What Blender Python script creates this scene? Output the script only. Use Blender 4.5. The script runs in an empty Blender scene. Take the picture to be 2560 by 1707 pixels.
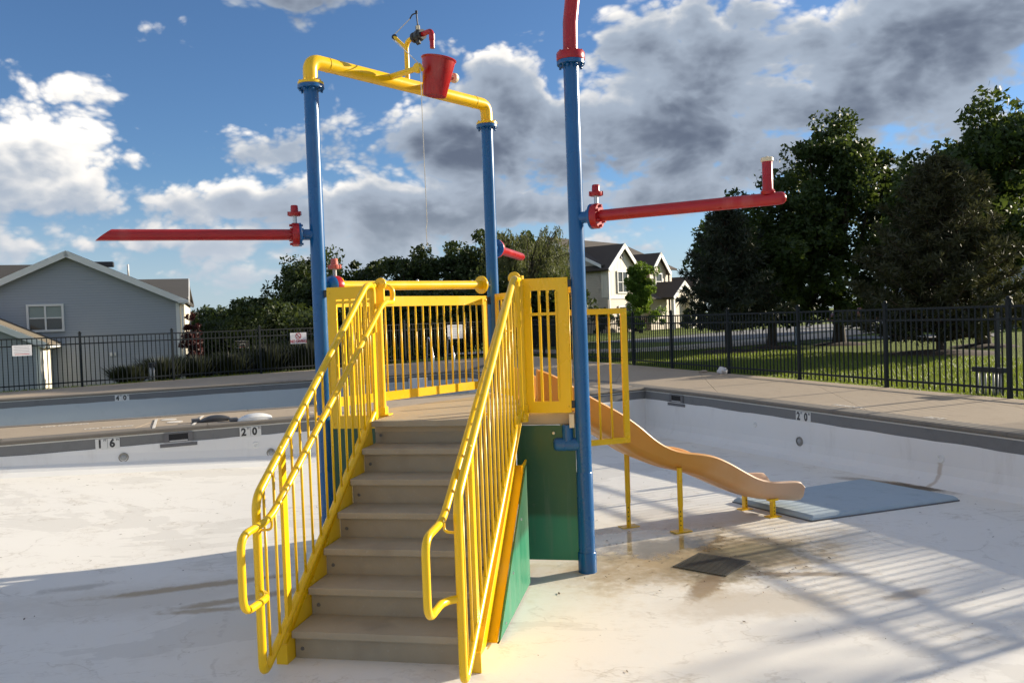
import bpy, bmesh, math, random
import numpy as np
from mathutils import Vector, Matrix
from mathutils.geometry import tessellate_polygon

scene = bpy.context.scene
COL = scene.collection
R = math.radians
rad = math.radians

# ------------------------------------------------------------------ camera
F_PX, PITCH, ROLL, CAM_H = 2088.4, R(1.578), R(2.043), 1.9055
cam_d = bpy.data.cameras.new('camera')
cam_d.sensor_width = 36.0
cam_d.lens = F_PX / 2560.0 * 36.0
cam_d.clip_start = 0.05
cam_d.clip_end = 3000
cam = bpy.data.objects.new('camera', cam_d)
COL.objects.link(cam)
_F = Vector((0, math.cos(PITCH), -math.sin(PITCH)))
_U = Vector((0, math.sin(PITCH), math.cos(PITCH)))
_X = Vector((1, 0, 0))
_r = math.cos(ROLL) * _X - math.sin(ROLL) * _U
_u = math.sin(ROLL) * _X + math.cos(ROLL) * _U
m = Matrix.Identity(4)
for i in range(3):
    m[i][0] = _r[i]; m[i][1] = _u[i]; m[i][2] = -_F[i]
m[2][3] = CAM_H
cam.matrix_world = m
scene.camera = cam

# ------------------------------------------------------------------ light
SUN_AZ = R(65.0)      # clockwise from +Y
SUN_EL = R(16.5)
sun_dir = Vector((math.sin(SUN_AZ) * math.cos(SUN_EL), math.cos(SUN_AZ) * math.cos(SUN_EL), math.sin(SUN_EL)))
sun_d = bpy.data.lights.new('sun', 'SUN')
sun_d.energy = 4.0
sun_d.angle = R(0.53)
sun_d.color = (1.0, 0.885, 0.70)
sun = bpy.data.objects.new('sun', sun_d)
COL.objects.link(sun)
sun.rotation_euler = (-sun_dir).to_track_quat('-Z', 'Y').to_euler()
sun.location = sun_dir * 60

scene.view_settings.view_transform = 'Standard'
scene.view_settings.look = 'None'
scene.view_settings.exposure = 1.2
scene.view_settings.gamma = 1.0
scene.view_settings.use_curve_mapping = False


# ------------------------------------------------------------------ node expressions
class G:
    """tiny wrapper that builds node trees from expressions"""
    def __init__(self, tree):
        self.t = tree; self.n = tree.nodes; self.l = tree.links
    def node(self, kind, **kw):
        nd = self.n.new(kind)
        for k, v in kw.items(): setattr(nd, k, v)
        return nd
    def put(self, sock, val):
        if isinstance(val, E): self.l.new(val.s, sock)
        elif isinstance(val, bpy.types.NodeSocket): self.l.new(val, sock)
        else: sock.default_value = val
    def math(self, op, a, b=0.0, c=None, clamp=False):
        nd = self.node('ShaderNodeMath', operation=op, use_clamp=clamp)
        self.put(nd.inputs[0], a); self.put(nd.inputs[1], b)
        if c is not None: self.put(nd.inputs[2], c)
        return E(self, nd.outputs[0])
    def ramp(self, x, lo, hi, smooth=True, a=0.0, b=1.0):
        nd = self.node('ShaderNodeMapRange', interpolation_type='SMOOTHSTEP' if smooth else 'LINEAR')
        for i, v in enumerate((x, lo, hi, a, b)): self.put(nd.inputs[i], v)
        return E(self, nd.outputs[0])
    def mix(self, f, a, b):
        nd = self.node('ShaderNodeMix', data_type='RGBA')
        self.put(nd.inputs[0], f)
        for i, v in ((6, a), (7, b)):
            if isinstance(v, tuple) and len(v) == 3: v = v + (1.0,)
            self.put(nd.inputs[i], v)
        return E(self, nd.outputs[2])
    def noise(self, vec, scale, detail=4.0, rough=0.5, dist=0.0, out=0):
        nd = self.node('ShaderNodeTexNoise')
        self.put(nd.inputs['Vector'], vec); self.put(nd.inputs['Scale'], scale)
        nd.inputs['Detail'].default_value = detail; nd.inputs['Roughness'].default_value = rough
        nd.inputs['Distortion'].default_value = dist
        return E(self, nd.outputs[out])
    def voronoi(self, vec, scale, detail=0.0, rough=0.5, feature='F1', rnd=1.0, out=0):
        nd = self.node('ShaderNodeTexVoronoi', feature=feature)
        self.put(nd.inputs['Vector'], vec); self.put(nd.inputs['Scale'], scale)
        if 'Detail' in nd.inputs: nd.inputs['Detail'].default_value = detail
        if 'Roughness' in nd.inputs: nd.inputs['Roughness'].default_value = rough
        nd.inputs['Randomness'].default_value = rnd
        return E(self, nd.outputs[out])
    def xyz(self, vec):
        nd = self.node('ShaderNodeSeparateXYZ'); self.put(nd.inputs[0], vec)
        return [E(self, o) for o in nd.outputs]
    def vec(self, x, y, z):
        nd = self.node('ShaderNodeCombineXYZ')
        for i, v in enumerate((x, y, z)): self.put(nd.inputs[i], v)
        return E(self, nd.outputs[0])
    def vmath(self, op, a, b):
        nd = self.node('ShaderNodeVectorMath', operation=op)
        self.put(nd.inputs[0], a); self.put(nd.inputs[1], b)
        return E(self, nd.outputs[0])
    def coord(self, out='Object'):
        return E(self, self.node('ShaderNodeTexCoord').outputs[out])


class E:
    def __init__(self, g, s): self.g = g; self.s = s
    def __add__(self, o): return self.g.math('ADD', self, o)
    __radd__ = __add__
    def __sub__(self, o): return self.g.math('SUBTRACT', self, o)
    def __rsub__(self, o): return self.g.math('SUBTRACT', o, self)
    def __mul__(self, o): return self.g.math('MULTIPLY', self, o)
    __rmul__ = __mul__
    def __truediv__(self, o): return self.g.math('DIVIDE', self, o)
    def __pow__(self, o): return self.g.math('POWER', self, o)
    def sat(self): return self.g.math('ADD', self, 0.0, clamp=True)
    def max(self, o): return self.g.math('MAXIMUM', self, o)
    def min(self, o): return self.g.math('MINIMUM', self, o)


# ------------------------------------------------------------------ world: sky with cumulus
SKY_STRENGTH = 0.056
world = bpy.data.worlds.new('World')
scene.world = world
world.use_nodes = True
wt = world.node_tree
for nd in list(wt.nodes): wt.nodes.remove(nd)
g = G(wt)
sky = g.node('ShaderNodeTexSky', sky_type='NISHITA')
sky.sun_disc = False
sky.sun_elevation = SUN_EL
sky.sun_rotation = SUN_AZ
sky.altitude = 200
sky.air_density = 1.0
sky.dust_density = 0.25
sky.ozone_density = 2.2
dirv = g.coord('Generated')
dx, dy, dz = g.xyz(dirv)
az = g.math('ARCTAN2', dx, dy) * 57.2958       # degrees, clockwise from +Y
el = g.math('ARCSINE', dz) * 57.2958
# masses of cloud seen in the photograph: (azimuth, elevation, half width, half height, weight)
BLOBS = [(-32.0, 9.6, 7.2, 3.7, .50), (-31.5, 15.6, 3.2, .8, .22), (-26.3, 14.2, 3.2, .8, .19), (-19.0, 7.9, 6.2, 1.35, .33), (-16.0, 12.0, 3.2, 1.4, .30),
         (-8.5, 7.7, 8.4, 2.4, .41), (-3.5, 12.3, 7.0, 2.0, .38), (-.6, 15.6, 3.3, 2.3, .32), (9.5, 12.0, 10.5, 3.3, .46), (11.5, 18.0, 7.5, 2.9, .34),
         (27.5, 16.6, 7.5, 3.3, .46), (22.5, 12.4, 5.5, 1.7, .32), (10.5, 7.6, 7.5, 1.2, .26), (8.0, 4.4, 5.5, 1.2, .17), (-13.5, 21.2, 5.6, 1.5, .30),
         (-17, 3.8, 9.0, 1.3, .18), (-29, 5.2, 4.5, .9, .18), (30, 9, 7, 3, .25), (16.5, 14.5, 4.5, 2.2, .20), (-10, 4.4, 7, 1.2, .17), (2, 7.2, 5, 1.3, .20), (17, 9.4, 6, 1.3, .2), (-8, 6.4, 9, 1.5, .22), (-21, 5.6, 7, .9, .22)]
num = None; den = None
for a0, e0, wa, we, wgt in BLOBS:
    da = (az - a0) / wa; de = (el - e0) / we
    b = g.math('EXPONENT', (da * da + de * de) * -1.0) * wgt
    num = b * de if num is None else num + b * de
    den = b if den is None else den + b
# outside the frame broken cumulus goes on, its cover raised to add fill light
inside = (1.0 - g.ramp(g.math('ABSOLUTE', az), 36.0, 46.0)) * (1.0 - g.ramp(el, 20.5, 28.0))
base_v = g.vmath('MULTIPLY', dirv, (1.0, 1.0, 1.6))
warp = g.noise(base_v, 5.0, 2, .5, out=1)
base_v = g.vmath('ADD', base_v, g.vmath('MULTIPLY', g.vmath('SUBTRACT', warp, (.5, .5, .5)), (.09, .09, .06)))
def cloud_density(off, det, vdet):
    v2 = g.vmath('ADD', base_v, off)
    big = g.noise(v2, 7.5, det, .60)
    bil = g.voronoi(v2, 15.0, vdet, .62, feature='F1')
    return big * .72 + (1.0 - bil) * .30
CLOUD_THR = .478
n1_ = cloud_density((0, 0, 0), 8, 3)
n2_ = cloud_density((sun_dir.x * .010 - .004, sun_dir.y * .010, .016), 4, 2)
cov = den * inside + (1.0 - inside) * .18
d1 = n1_ + cov - CLOUD_THR
mask = g.ramp(d1, -.045, .12)
core = g.ramp(d1, .02, .42)
patch = g.noise(base_v, 12.0, 5, .6)
relief = ((n1_ - n2_) * 2.4 + .5).sat()                                  # puffs: sunward side light, far side dark
height = (num / (den + .10)) * inside                                    # above or below the middle of its own cloud
back = g.ramp(az, -29.0, -9.0) * (1.0 - g.ramp(az, 115.0, 150.0))        # towards the sun one sees the shaded sides
bright = height * (.85 + back * .15) + relief * .75 + (patch - .5) * 1.0 + (.66 - back * .40) - core * (.30 + back * .62)
bright = g.ramp(bright, -.75, 1.40, smooth=False)
lit = g.mix(g.ramp(el, 2.0, 12.0), (.46, .43, .40), (.56, .53, .485))
shd = g.mix(g.ramp(el, 1.0, 11.0), (.17, .20, .235), (.058, .072, .102))
mid_c = g.mix(g.ramp(el, 1.0, 11.0), (.25, .275, .31), (.175, .205, .25))
ccol = g.mix(g.ramp(bright, .54, 1.0), g.mix(g.ramp(bright, .02, .58), shd, mid_c), lit)
skyv = g.vmath('MULTIPLY', E(g, sky.outputs[0]), (SKY_STRENGTH * .64, SKY_STRENGTH * .82, SKY_STRENGTH * 1.06))
haze = 1.0 - g.ramp(el, -1.0, 10.0)
skyv = g.mix(haze * .70, skyv, (.235, .285, .345))
final = g.mix(mask * (.55 + g.ramp(el, 0.0, 6.0) * .45), skyv, ccol)
bg = g.node('ShaderNodeBackground')
g.put(bg.inputs[0], final)
bg.inputs[1].default_value = 1.0
world.cycles.sampling_method = 'NONE'
wo = g.node('ShaderNodeOutputWorld')
wt.links.new(bg.outputs[0], wo.inputs[0])


# ------------------------------------------------------------------ materials
MATS = {}
def new_mat(name):
    mt = bpy.data.materials.new(name); mt.use_nodes = True
    t = mt.node_tree
    for nd in list(t.nodes): t.nodes.remove(nd)
    gg = G(t)
    bs = gg.node('ShaderNodeBsdfPrincipled'); out = gg.node('ShaderNodeOutputMaterial')
    t.links.new(bs.outputs[0], out.inputs[0])
    MATS[name] = mt
    return mt, gg, bs, out

def bump(gg, bs, h, strength=.2, dist=.01):
    nd = gg.node('ShaderNodeBump'); nd.inputs['Strength'].default_value = strength; nd.inputs['Distance'].default_value = dist
    gg.put(nd.inputs['Height'], h); gg.l.new(nd.outputs[0], bs.inputs['Normal'])

def mul(c, k): return tuple(min(1.0, x * k) for x in c)

def paint(name, col, rough=.32, var=.12, scale=3.0, dirt=.18, dirt_col=(.16, .13, .09), spec=.5, grain=.05):
    mt, gg, bs, _ = new_mat(name)
    P = gg.coord()
    n1 = gg.noise(P, scale, 5, .6); n2 = gg.noise(P, scale * 11, 4, .65); n3 = gg.noise(P, 120.0, 2, .5)
    c = gg.mix(gg.ramp(n1, .3, .7), mul(col, 1 - var), mul(col, 1 + var * .6))
    c = gg.mix(gg.ramp(n2, .60, .78) * dirt, c, dirt_col)
    ch = gg.ramp(gg.noise(P, 38.0, 3, .75), .715, .74) * gg.ramp(gg.noise(P, 4.3, 3, .6), .52, .62)
    c = gg.mix(ch * .75, c, dirt_col)                      # chips
    fd_ = gg.ramp(gg.noise(gg.vmath('MULTIPLY', P, (6, 6, .7)), 1.0, 4, .6), .52, .75)
    c = gg.mix(fd_ * .07, c, (.62, .58, .50))               # chalky run marks
    gg.put(bs.inputs['Base Color'], c)
    gg.put(bs.inputs['Roughness'], gg.ramp(n1, .3, .8, a=rough * .85, b=min(1, rough * 1.3)))
    bs.inputs['Specular IOR Level'].default_value = spec
    bump(gg, bs, n1, grain, .01)
    return mt

def flat(name, col, rough=.6, var=.1, scale=8.0, metallic=0.0):
    mt, gg, bs, _ = new_mat(name)
    P = gg.coord()
    n = gg.noise(P, scale, 4, .6)
    gg.put(bs.inputs['Base Color'], gg.mix(n, mul(col, 1 - var), mul(col, 1 + var)))
    bs.inputs['Roughness'].default_value = rough; bs.inputs['Metallic'].default_value = metallic
    return mt

paint('yellow', (.84, .51, .002), .30, .05, 2.0, .05, (.34, .17, .02), grain=.02)
paint('blue', (.006, .095, .27), .27, .07, 2.0, .04, (.10, .13, .16), grain=.02)
paint('red', (.37, .006, .010), .30, .12, 3.0, .12, (.18, .02, .02), grain=.02)
paint('red_faded', (.50, .10, .07), .55, .2, 8.0, .3, (.40, .22, .18))
flat('steel', (.50, .50, .50), .35, .15, 20, .9)
flat('chrome', (.62, .62, .62), .22, .05, 20, 1.0)
flat('black_metal', (.018, .020, .024), .42, .15, 12)
flat('dark_plastic', (.035, .037, .042), .5, .2, 12)
flat('white_plastic', (.70, .70, .68), .45, .06, 12)
flat('grey_plastic', (.12, .12, .125), .6, .15, 12)
flat('cream', (.68, .58, .40), .5, .08, 9)
flat('cord', (.55, .53, .48), .9, .1, 30)
flat('fence_paint', (.010, .014, .017), .55, .15, 10)
MATS['fence_paint'].node_tree.nodes['Principled BSDF'].inputs['Specular IOR Level'].default_value = .25
flat('white_trim', (.72, .71, .68), .5, .04, 6)
flat('sign_white', (.66, .66, .68), .5, .05, 20)
flat('sign_red', (.42, .02, .03), .5, .08, 20)
flat('sign_grey', (.28, .28, .32), .5, .08, 20)
flat('sign_black', (.02, .02, .02), .5, .08, 20)
flat('tile_white', (.62, .62, .60), .35, .06, 15)
flat('tile_ink', (.03, .03, .033), .4, .1, 15)
flat('grout', (.55, .54, .50), .9, .1, 30)
flat('deck_paint', (.66, .62, .55), .8, .16, 6)
flat('lens', (.30, .31, .31), .2, .2, 20)
flat('ring_metal', (.26, .25, .23), .4, .25, 12, .7)
flat('drain_metal', (.050, .046, .034), .6, .25, 12)
flat('void', (.012, .012, .013), .8, .1, 10)
flat('mulch', (.045, .026, .016), .95, .4, 25)
flat('bark', (.055, .042, .032), .95, .35, 14)
flat('bark_pine', (.075, .052, .038), .95, .35, 14)
flat('stone', (.36, .29, .22), .9, .2, 30)
flat('bag', (.62, .60, .60), .45, .1, 20)
flat('car_red', (.07, .010, .012), .3, .06, 4)
flat('car_glass', (.02, .022, .026), .08, .1, 4)
flat('rubber', (.02, .02, .02), .8, .1, 10)
flat('conduit', (.42, .42, .42), .5, .15, 20)
flat('post_blue', (.42, .50, .58), .6, .08, 10)
flat('net', (.75, .75, .75), .8, .05, 20)

def m_green():
    mt, gg, bs, _ = new_mat('green_panel')
    P = gg.coord(); x, y, z = gg.xyz(P)
    n = gg.noise(P, 3.0, 5, .6); n2 = gg.noise(P, 30, 4, .6)
    # the panels are faded below the old water line
    line = gg.ramp(z + (n - .5) * .05, .375, .445)
    c = gg.mix(line, gg.mix(n, (.016, .16, .085), (.026, .215, .115)), gg.mix(n, (.014, .075, .034), (.022, .098, .046)))
    c = gg.mix(gg.ramp(n2, .60, .8) * .30, c, (.10, .13, .10))
    run = gg.noise(gg.vmath('MULTIPLY', P, (9, 9, .8)), 1.0, 5, .6)
    c = gg.mix(gg.ramp(run, .50, .72) * .35, c, (.16, .19, .15))
    sc = gg.noise(gg.vmath('MULTIPLY', P, (2, 2, 40)), 1.0, 3, .7)
    c = gg.mix(gg.ramp(sc, .70, .74) * .35, c, (.22, .26, .22))
    gg.put(bs.inputs['Base Color'], c)
    gg.put(bs.inputs['Roughness'], gg.ramp(run, .3, .7, a=.32, b=.55))
    bump(gg, bs, n2, .08, .004)
m_green()

def m_tread():
    mt, gg, bs, _ = new_mat('tread')
    P = gg.coord(); n = gg.noise(P, 4, 6, .65); n2 = gg.noise(P, 45, 4, .6); n3 = gg.noise(P, 1.7, 3, .6)
    c = gg.mix(n, (.285, .24, .165), (.40, .345, .25))
    c = gg.mix(gg.ramp(n3, .5, .72) * .55, c, (.17, .145, .11))
    c = gg.mix(gg.ramp(n2, .60, .74) * .4, c, (.40, .37, .32))
    gg.put(bs.inputs['Base Color'], c); bs.inputs['Roughness'].default_value = .7
    bump(gg, bs, n2, .25, .006)
m_tread()
def m_plat():
    mt, gg, bs, _ = new_mat('platform_coat')
    P = gg.coord(); n = gg.noise(P, 3, 6, .65); n2 = gg.noise(P, 70, 4, .6)
    c = gg.mix(n, (.40, .31, .19), (.50, .41, .28))
    c = gg.mix(gg.ramp(n2, .62, .75) * .4, c, (.26, .22, .17))
    gg.put(bs.inputs['Base Color'], c); bs.inputs['Roughness'].default_value = .65
    bump(gg, bs, n2, .2, .005)
m_plat()

def m_slide():
    mt, gg, bs, _ = new_mat('slide_plastic')
    P = gg.coord(); x, y, z = gg.xyz(P)
    n = gg.noise(P, 4, 5, .6); n2 = gg.noise(P, 40, 4, .6)
    s = (x - .223) * .9207 + (y - 6.99) * .3903
    # old moulded plastic: bleached pale towards the foot
    f = gg.ramp(s + (n - .5) * .5, 1.2, 2.35)
    c = gg.mix(f, gg.mix(n, (.60, .27, .040), (.68, .33, .065)), gg.mix(n, (.56, .36, .22), (.62, .42, .29)))
    c = gg.mix(gg.ramp(n2, .62, .78) * .25, c, (.36, .24, .14))
    gg.put(bs.inputs['Base Color'], c); bs.inputs['Roughness'].default_value = .42
    bs.inputs['Subsurface Weight'].default_value = .06
    bump(gg, bs, n2, .05, .004)
m_slide()

def m_floor():
    mt, gg, bs, _ = new_mat('pool_plaster')
    P = gg.coord(); x, y, z = gg.xyz(P)
    n1 = gg.noise(P, .55, 6, .6, .3); n2 = gg.noise(P, 2.6, 7, .68); n3 = gg.noise(P, 17, 6, .65); n4 = gg.noise(P, 60, 3, .6)
    c = gg.mix(n1, (.70, .675, .625), (.79, .765, .715))
    # worn patches where the top coat is gone, with sharp outlines
    w = gg.noise(gg.vmath('MULTIPLY', P, (.55, 1.0, 1.0)), .75, 8, .62, .5)
    c = gg.mix(gg.ramp(w, .545, .56) * .34, c, (.52, .495, .45))
    # tide lines left by drying water and hairline cracks
    for src, lv, wd, k in ((n1, .47, .0035, .30), (n1, .56, .003, .26), (w, .50, .0025, .30)):
        c = gg.mix((1.0 - gg.ramp(gg.math('ABSOLUTE', src - lv), wd * .3, wd * 2.0)) * gg.ramp(n2, .42, .60) * k, c, (.36, .31, .24))
    vc = gg.voronoi(gg.vmath('ADD', P, gg.vmath('MULTIPLY', gg.noise(P, 1.3, 4, .6, out=1), (.5, .5, 0))), .42, feature='DISTANCE_TO_EDGE')
    c = gg.mix((1.0 - gg.ramp(vc, .002, .007)) * gg.ramp(n2, .46, .58) * .24, c, (.30, .27, .23))
    # general soiling
    c = gg.mix(gg.ramp(n2, .52, .74) * .26, c, (.46, .40, .31))
    c = gg.mix(gg.ramp(n3, .66, .75) * .45, c, (.17, .135, .10))
    def spot(cx, cy, rx, ry, rot=0.0):
        ax = (x - cx) * math.cos(rot) + (y - cy) * math.sin(rot)
        ay = (y - cy) * math.cos(rot) - (x - cx) * math.sin(rot)
        ax = ax / rx; ay = ay / ry
        return 1.0 - gg.ramp(g_sqrt(gg, ax * ax + ay * ay) + (n2 - .5) * 1.7 + (n3 - .5) * .5, .35, 1.05)
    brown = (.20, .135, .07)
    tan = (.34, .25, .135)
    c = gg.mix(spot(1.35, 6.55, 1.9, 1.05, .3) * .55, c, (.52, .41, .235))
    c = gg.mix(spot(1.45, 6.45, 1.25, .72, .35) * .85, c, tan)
    c = gg.mix(spot(1.25, 6.78, .85, .34, .2) * .80, c, (.13, .105, .06))  # dark stain, deepened to paint in the slide's shadow
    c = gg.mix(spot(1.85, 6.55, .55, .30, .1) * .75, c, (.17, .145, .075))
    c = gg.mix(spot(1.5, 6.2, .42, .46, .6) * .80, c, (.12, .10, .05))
    c = gg.mix(spot(1.28, 5.75, .10, .42, -.55) * .8, c, brown)
    c = gg.mix(spot(2.0, 5.95, .55, .07, -.12) * .7, c, brown)
    c = gg.mix(spot(1.55, 5.4, .9, .35, .1) * .40, c, tan)
    c = gg.mix(spot(2.55, 5.45, .30, .08, .5) * .55, c, brown)
    c = gg.mix(spot(4.22, 8.88, .60, .17, -1.1) * 1.0, c, (.10, .07, .04))
    c = gg.mix(spot(3.95, 9.30, .5, .14, -.9) * .6, c, brown)
    c = gg.mix(spot(-2.75, 5.9, 1.3, .50, .18) * .42, c, (.50, .45, .37))
    c = gg.mix(spot(-2.45, 6.15, .85, .09, .30) * .80, c, tan)
    c = gg.mix(spot(-1.95, 5.85, .75, .10, .42) * .75, c, tan)
    c = gg.mix(spot(-2.2, 5.62, .40, .07, .12) * .70, c, tan)
    c = gg.mix(spot(-3.3, 6.2, .35, .10, .5) * .5, c, (.30, .27, .22))
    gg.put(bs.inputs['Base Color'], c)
    # a film of water left around the drain
    wet = spot(1.15, 6.95, .85, .55, .2)
    wet = gg.ramp(wet, .25, .55)
    gg.put(bs.inputs['Roughness'], gg.mix(wet, (.62, .62, .62), (.05, .05, .05)))
    hb = gg.mix(wet, n3 * .6 + n4 * .4, (.4, .4, .4))
    bump(gg, bs, hb, .18, .006)
def g_sqrt(gg, e): return gg.math('SQRT', e)
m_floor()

def m_wall():
    mt, gg, bs, _ = new_mat('wall_plaster')
    P = gg.coord(); x, y, z = gg.xyz(P)
    n1 = gg.noise(P, .8, 6, .6); n2 = gg.noise(gg.vmath('MULTIPLY', P, (1, 1, .25)), 3.5, 7, .68); n3 = gg.noise(P, 20, 5, .65)
    c = gg.mix(n1, (.66, .655, .645), (.76, .755, .74))
    c = gg.mix(gg.ramp(n2, .52, .74) * .32, c, (.50, .48, .45))
    c = gg.mix(gg.ramp(n3, .68, .76) * .4, c, (.30, .26, .21))
    ax = (x - 4.55) * .35 - (y - 8.9) * .94
    st = (1.0 - gg.ramp(gg.math('ABSOLUTE', ax) + (n3 - .5) * .06, .01, .045)) * (1.0 - gg.ramp(z, .18, .24)) * gg.ramp(x, 4.0, 4.2)
    c = gg.mix(st * .55, c, (.36, .27, .18))
    gg.put(bs.inputs['Base Color'], c); bs.inputs['Roughness'].default_value = .6
    bump(gg, bs, n2 * .6 + n3 * .4, .25, .008)
m_wall()
def m_deep():
    mt, gg, bs, _ = new_mat('deep_pool_paint')
    P = gg.coord(); n1 = gg.noise(P, .8, 6, .6); n2 = gg.noise(P, 5, 6, .65)
    c = gg.mix(n1, (.40, .44, .45), (.48, .52, .53))
    c = gg.mix(gg.ramp(n2, .55, .75) * .3, c, (.33, .36, .36))
    gg.put(bs.inputs['Base Color'], c); bs.inputs['Roughness'].default_value = .6
m_deep()

def m_concrete(name, c1, c2, spk=.35, scale=1.0):
    mt, gg, bs, _ = new_mat(name)
    P = gg.coord(); n1 = gg.noise(P, .5 * scale, 6, .6); n2 = gg.noise(P, 5 * scale, 7, .68); n3 = gg.noise(P, 70 * scale, 4, .6)
    c = gg.mix(n1, c1, c2)
    c = gg.mix(gg.ramp(n2, .50, .75) * .35, c, mul(c1, .62))
    c = gg.mix(gg.ramp(n3, .56, .74) * spk, c, mul(c1, .55))
    gg.put(bs.inputs['Base Color'], c); bs.inputs['Roughness'].default_value = .85
    bump(gg, bs, n3 * .6 + n2 * .4, .35, .006)
m_concrete('deck_concrete', (.33, .255, .175), (.43, .345, .25))
m_concrete('coping_concrete', (.15, .13, .105), (.20, .178, .15))
m_concrete('tile_grey', (.145, .147, .147), (.19, .192, .192), .2)
m_concrete('walk_concrete', (.36, .31, .25), (.43, .38, .32))
m_concrete('asphalt', (.15, .15, .155), (.19, .19, .195))
m_concrete('earth', (.14, .12, .09), (.18, .155, .12))
m_concrete('mat_vinyl', (.31, .39, .45), (.36, .44, .50), .12)
m_concrete('footing', (.28, .24, .19), (.34, .30, .25))

def m_lawn():
    mt, gg, bs, _ = new_mat('lawn_grass')
    P = gg.coord(); n1 = gg.noise(P, .25, 5, .6); n2 = gg.noise(P, 3, 6, .7); n3 = gg.noise(P, 40, 4, .7)
    c = gg.mix(n1, (.12, .165, .030), (.175, .215, .045))
    c = gg.mix(gg.ramp(n2, .4, .75) * .6, c, (.085, .12, .024))
    c = gg.mix(gg.ramp(n3, .5, .75) * .5, c, (.16, .19, .05))
    gg.put(bs.inputs['Base Color'], c); bs.inputs['Roughness'].default_value = .9
    bs.inputs['Specular IOR Level'].default_value = .15
    bump(gg, bs, n3, .9, .05)
m_lawn()

def m_siding(name, c1, c2, pitch, vertical=False):
    mt, gg, bs, _ = new_mat(name)
    P = gg.coord(); x, y, z = gg.xyz(P)
    v = (x if vertical else z) / pitch
    fr = gg.math('FRACT', v)
    n = gg.noise(P, .7, 5, .6); n2 = gg.noise(gg.vmath('MULTIPLY', P, (.3, .3, 4)), 3, 5, .6)
    c = gg.mix(n * .5 + n2 * .5, c1, c2)
    c = gg.mix((1.0 - gg.ramp(fr, .06, .20)) * .22, c, mul(c1, .45))  # shadow line at each board joint, put into the colour
    gg.put(bs.inputs['Base Color'], c); bs.inputs['Roughness'].default_value = .6
    h = gg.ramp(fr, 0, .12) if vertical else 1.0 - fr
    bump(gg, bs, h, .8, .012)
m_siding('siding_grey', (.30, .325, .36), (.345, .37, .405), .115)
m_siding('siding_beige', (.48, .41, .315), (.54, .465, .365), .115)
m_siding('siding_white', (.68, .62, .50), (.74, .68, .56), .30, True)

def m_shingle(name, c1, c2):
    mt, gg, bs, _ = new_mat(name)
    P = gg.coord(); n = gg.noise(P, 1.2, 5, .6)
    n2 = gg.noise(P, 9, 5, .7); x, y, z = gg.xyz(P)
    fr = gg.math('FRACT', z / .09)
    c = gg.mix(n2, c1, c2); c = gg.mix(n * .4, c, mul(c1, .6))
    gg.put(bs.inputs['Base Color'], c); bs.inputs['Roughness'].default_value = .95
    bump(gg, bs, fr * .6 + n2 * .4, .6, .02)
m_shingle('shingle_grey', (.060, .056, .052), (.090, .084, .079))
m_shingle('shingle_brown', (.060, .048, .040), (.095, .078, .066))
m_shingle('shingle_tan', (.15, .125, .09), (.20, .165, .12))

def m_glass():
    mt, gg, bs, _ = new_mat('window_glass')
    P = gg.coord(); n = gg.noise(P, 2.5, 3, .5)
    gg.put(bs.inputs['Base Color'], gg.mix(n, (.02, .024, .026), (.05, .056, .058)))
    bs.inputs['Roughness'].default_value = .06; bs.inputs['Specular IOR Level'].default_value = .7
m_glass()
flat('blind', (.26, .31, .29), .7, .06, 6)

def m_leaf(name, c1, c2, trans=.35, tcol=None):
    mt, gg, bs, out = new_mat(name)
    geo = gg.node('ShaderNodeNewGeometry')
    rnd = E(gg, geo.outputs['Random Per Island'])
    P = gg.coord(); n = gg.noise(P, .6, 3, .5)
    c = gg.mix((rnd * .7 + n * .5 - .1).sat(), c1, c2)
    gg.put(bs.inputs['Base Color'], c); bs.inputs['Roughness'].default_value = .55
    bs.inputs['Specular IOR Level'].default_value = .3
    tr = gg.node('ShaderNodeBsdfTranslucent')
    gg.put(tr.inputs[0], gg.mix(rnd, tcol or mul(c2, 1.5), mul(tcol or mul(c2, 1.5), .7)))
    ms = gg.node('ShaderNodeMixShader'); ms.inputs[0].default_value = trans
    gg.l.new(bs.outputs[0], ms.inputs[1]); gg.l.new(tr.outputs[0], ms.inputs[2]); gg.l.new(ms.outputs[0], out.inputs[0])
m_leaf('leaf_pear', (.019, .040, .010), (.046, .078, .018), .28, (.11, .155, .025))
m_leaf('leaf_dark', (.016, .031, .010), (.042, .066, .018), .28, (.09, .12, .02))
m_leaf('leaf_mid', (.022, .042, .014), (.052, .078, .024), .25, (.08, .12, .02))
m_leaf('leaf_bright', (.055, .115, .014), (.11, .18, .026), .40, (.20, .30, .03))
m_leaf('leaf_willow', (.070, .085, .030), (.125, .135, .052), .35, (.17, .19, .05))
m_leaf('leaf_red', (.036, .010, .011), (.075, .021, .020), .2, (.10, .02, .02))
m_leaf('needle_dark', (.018, .028, .016), (.038, .048, .026), .12, (.05, .06, .02))
m_leaf('needle_brown', (.034, .040, .018), (.070, .068, .030), .20, (.09, .095, .035))
m_leaf('grass_blade', (.10, .145, .022), (.15, .19, .035), .45, (.24, .30, .035))
m_leaf('reed', (.012, .018, .009), (.034, .040, .018), .15, (.03, .04, .015))
m_leaf('leaf_litter', (.05, .03, .018), (.12, .075, .045), .1, (.08, .05, .02))


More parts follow.
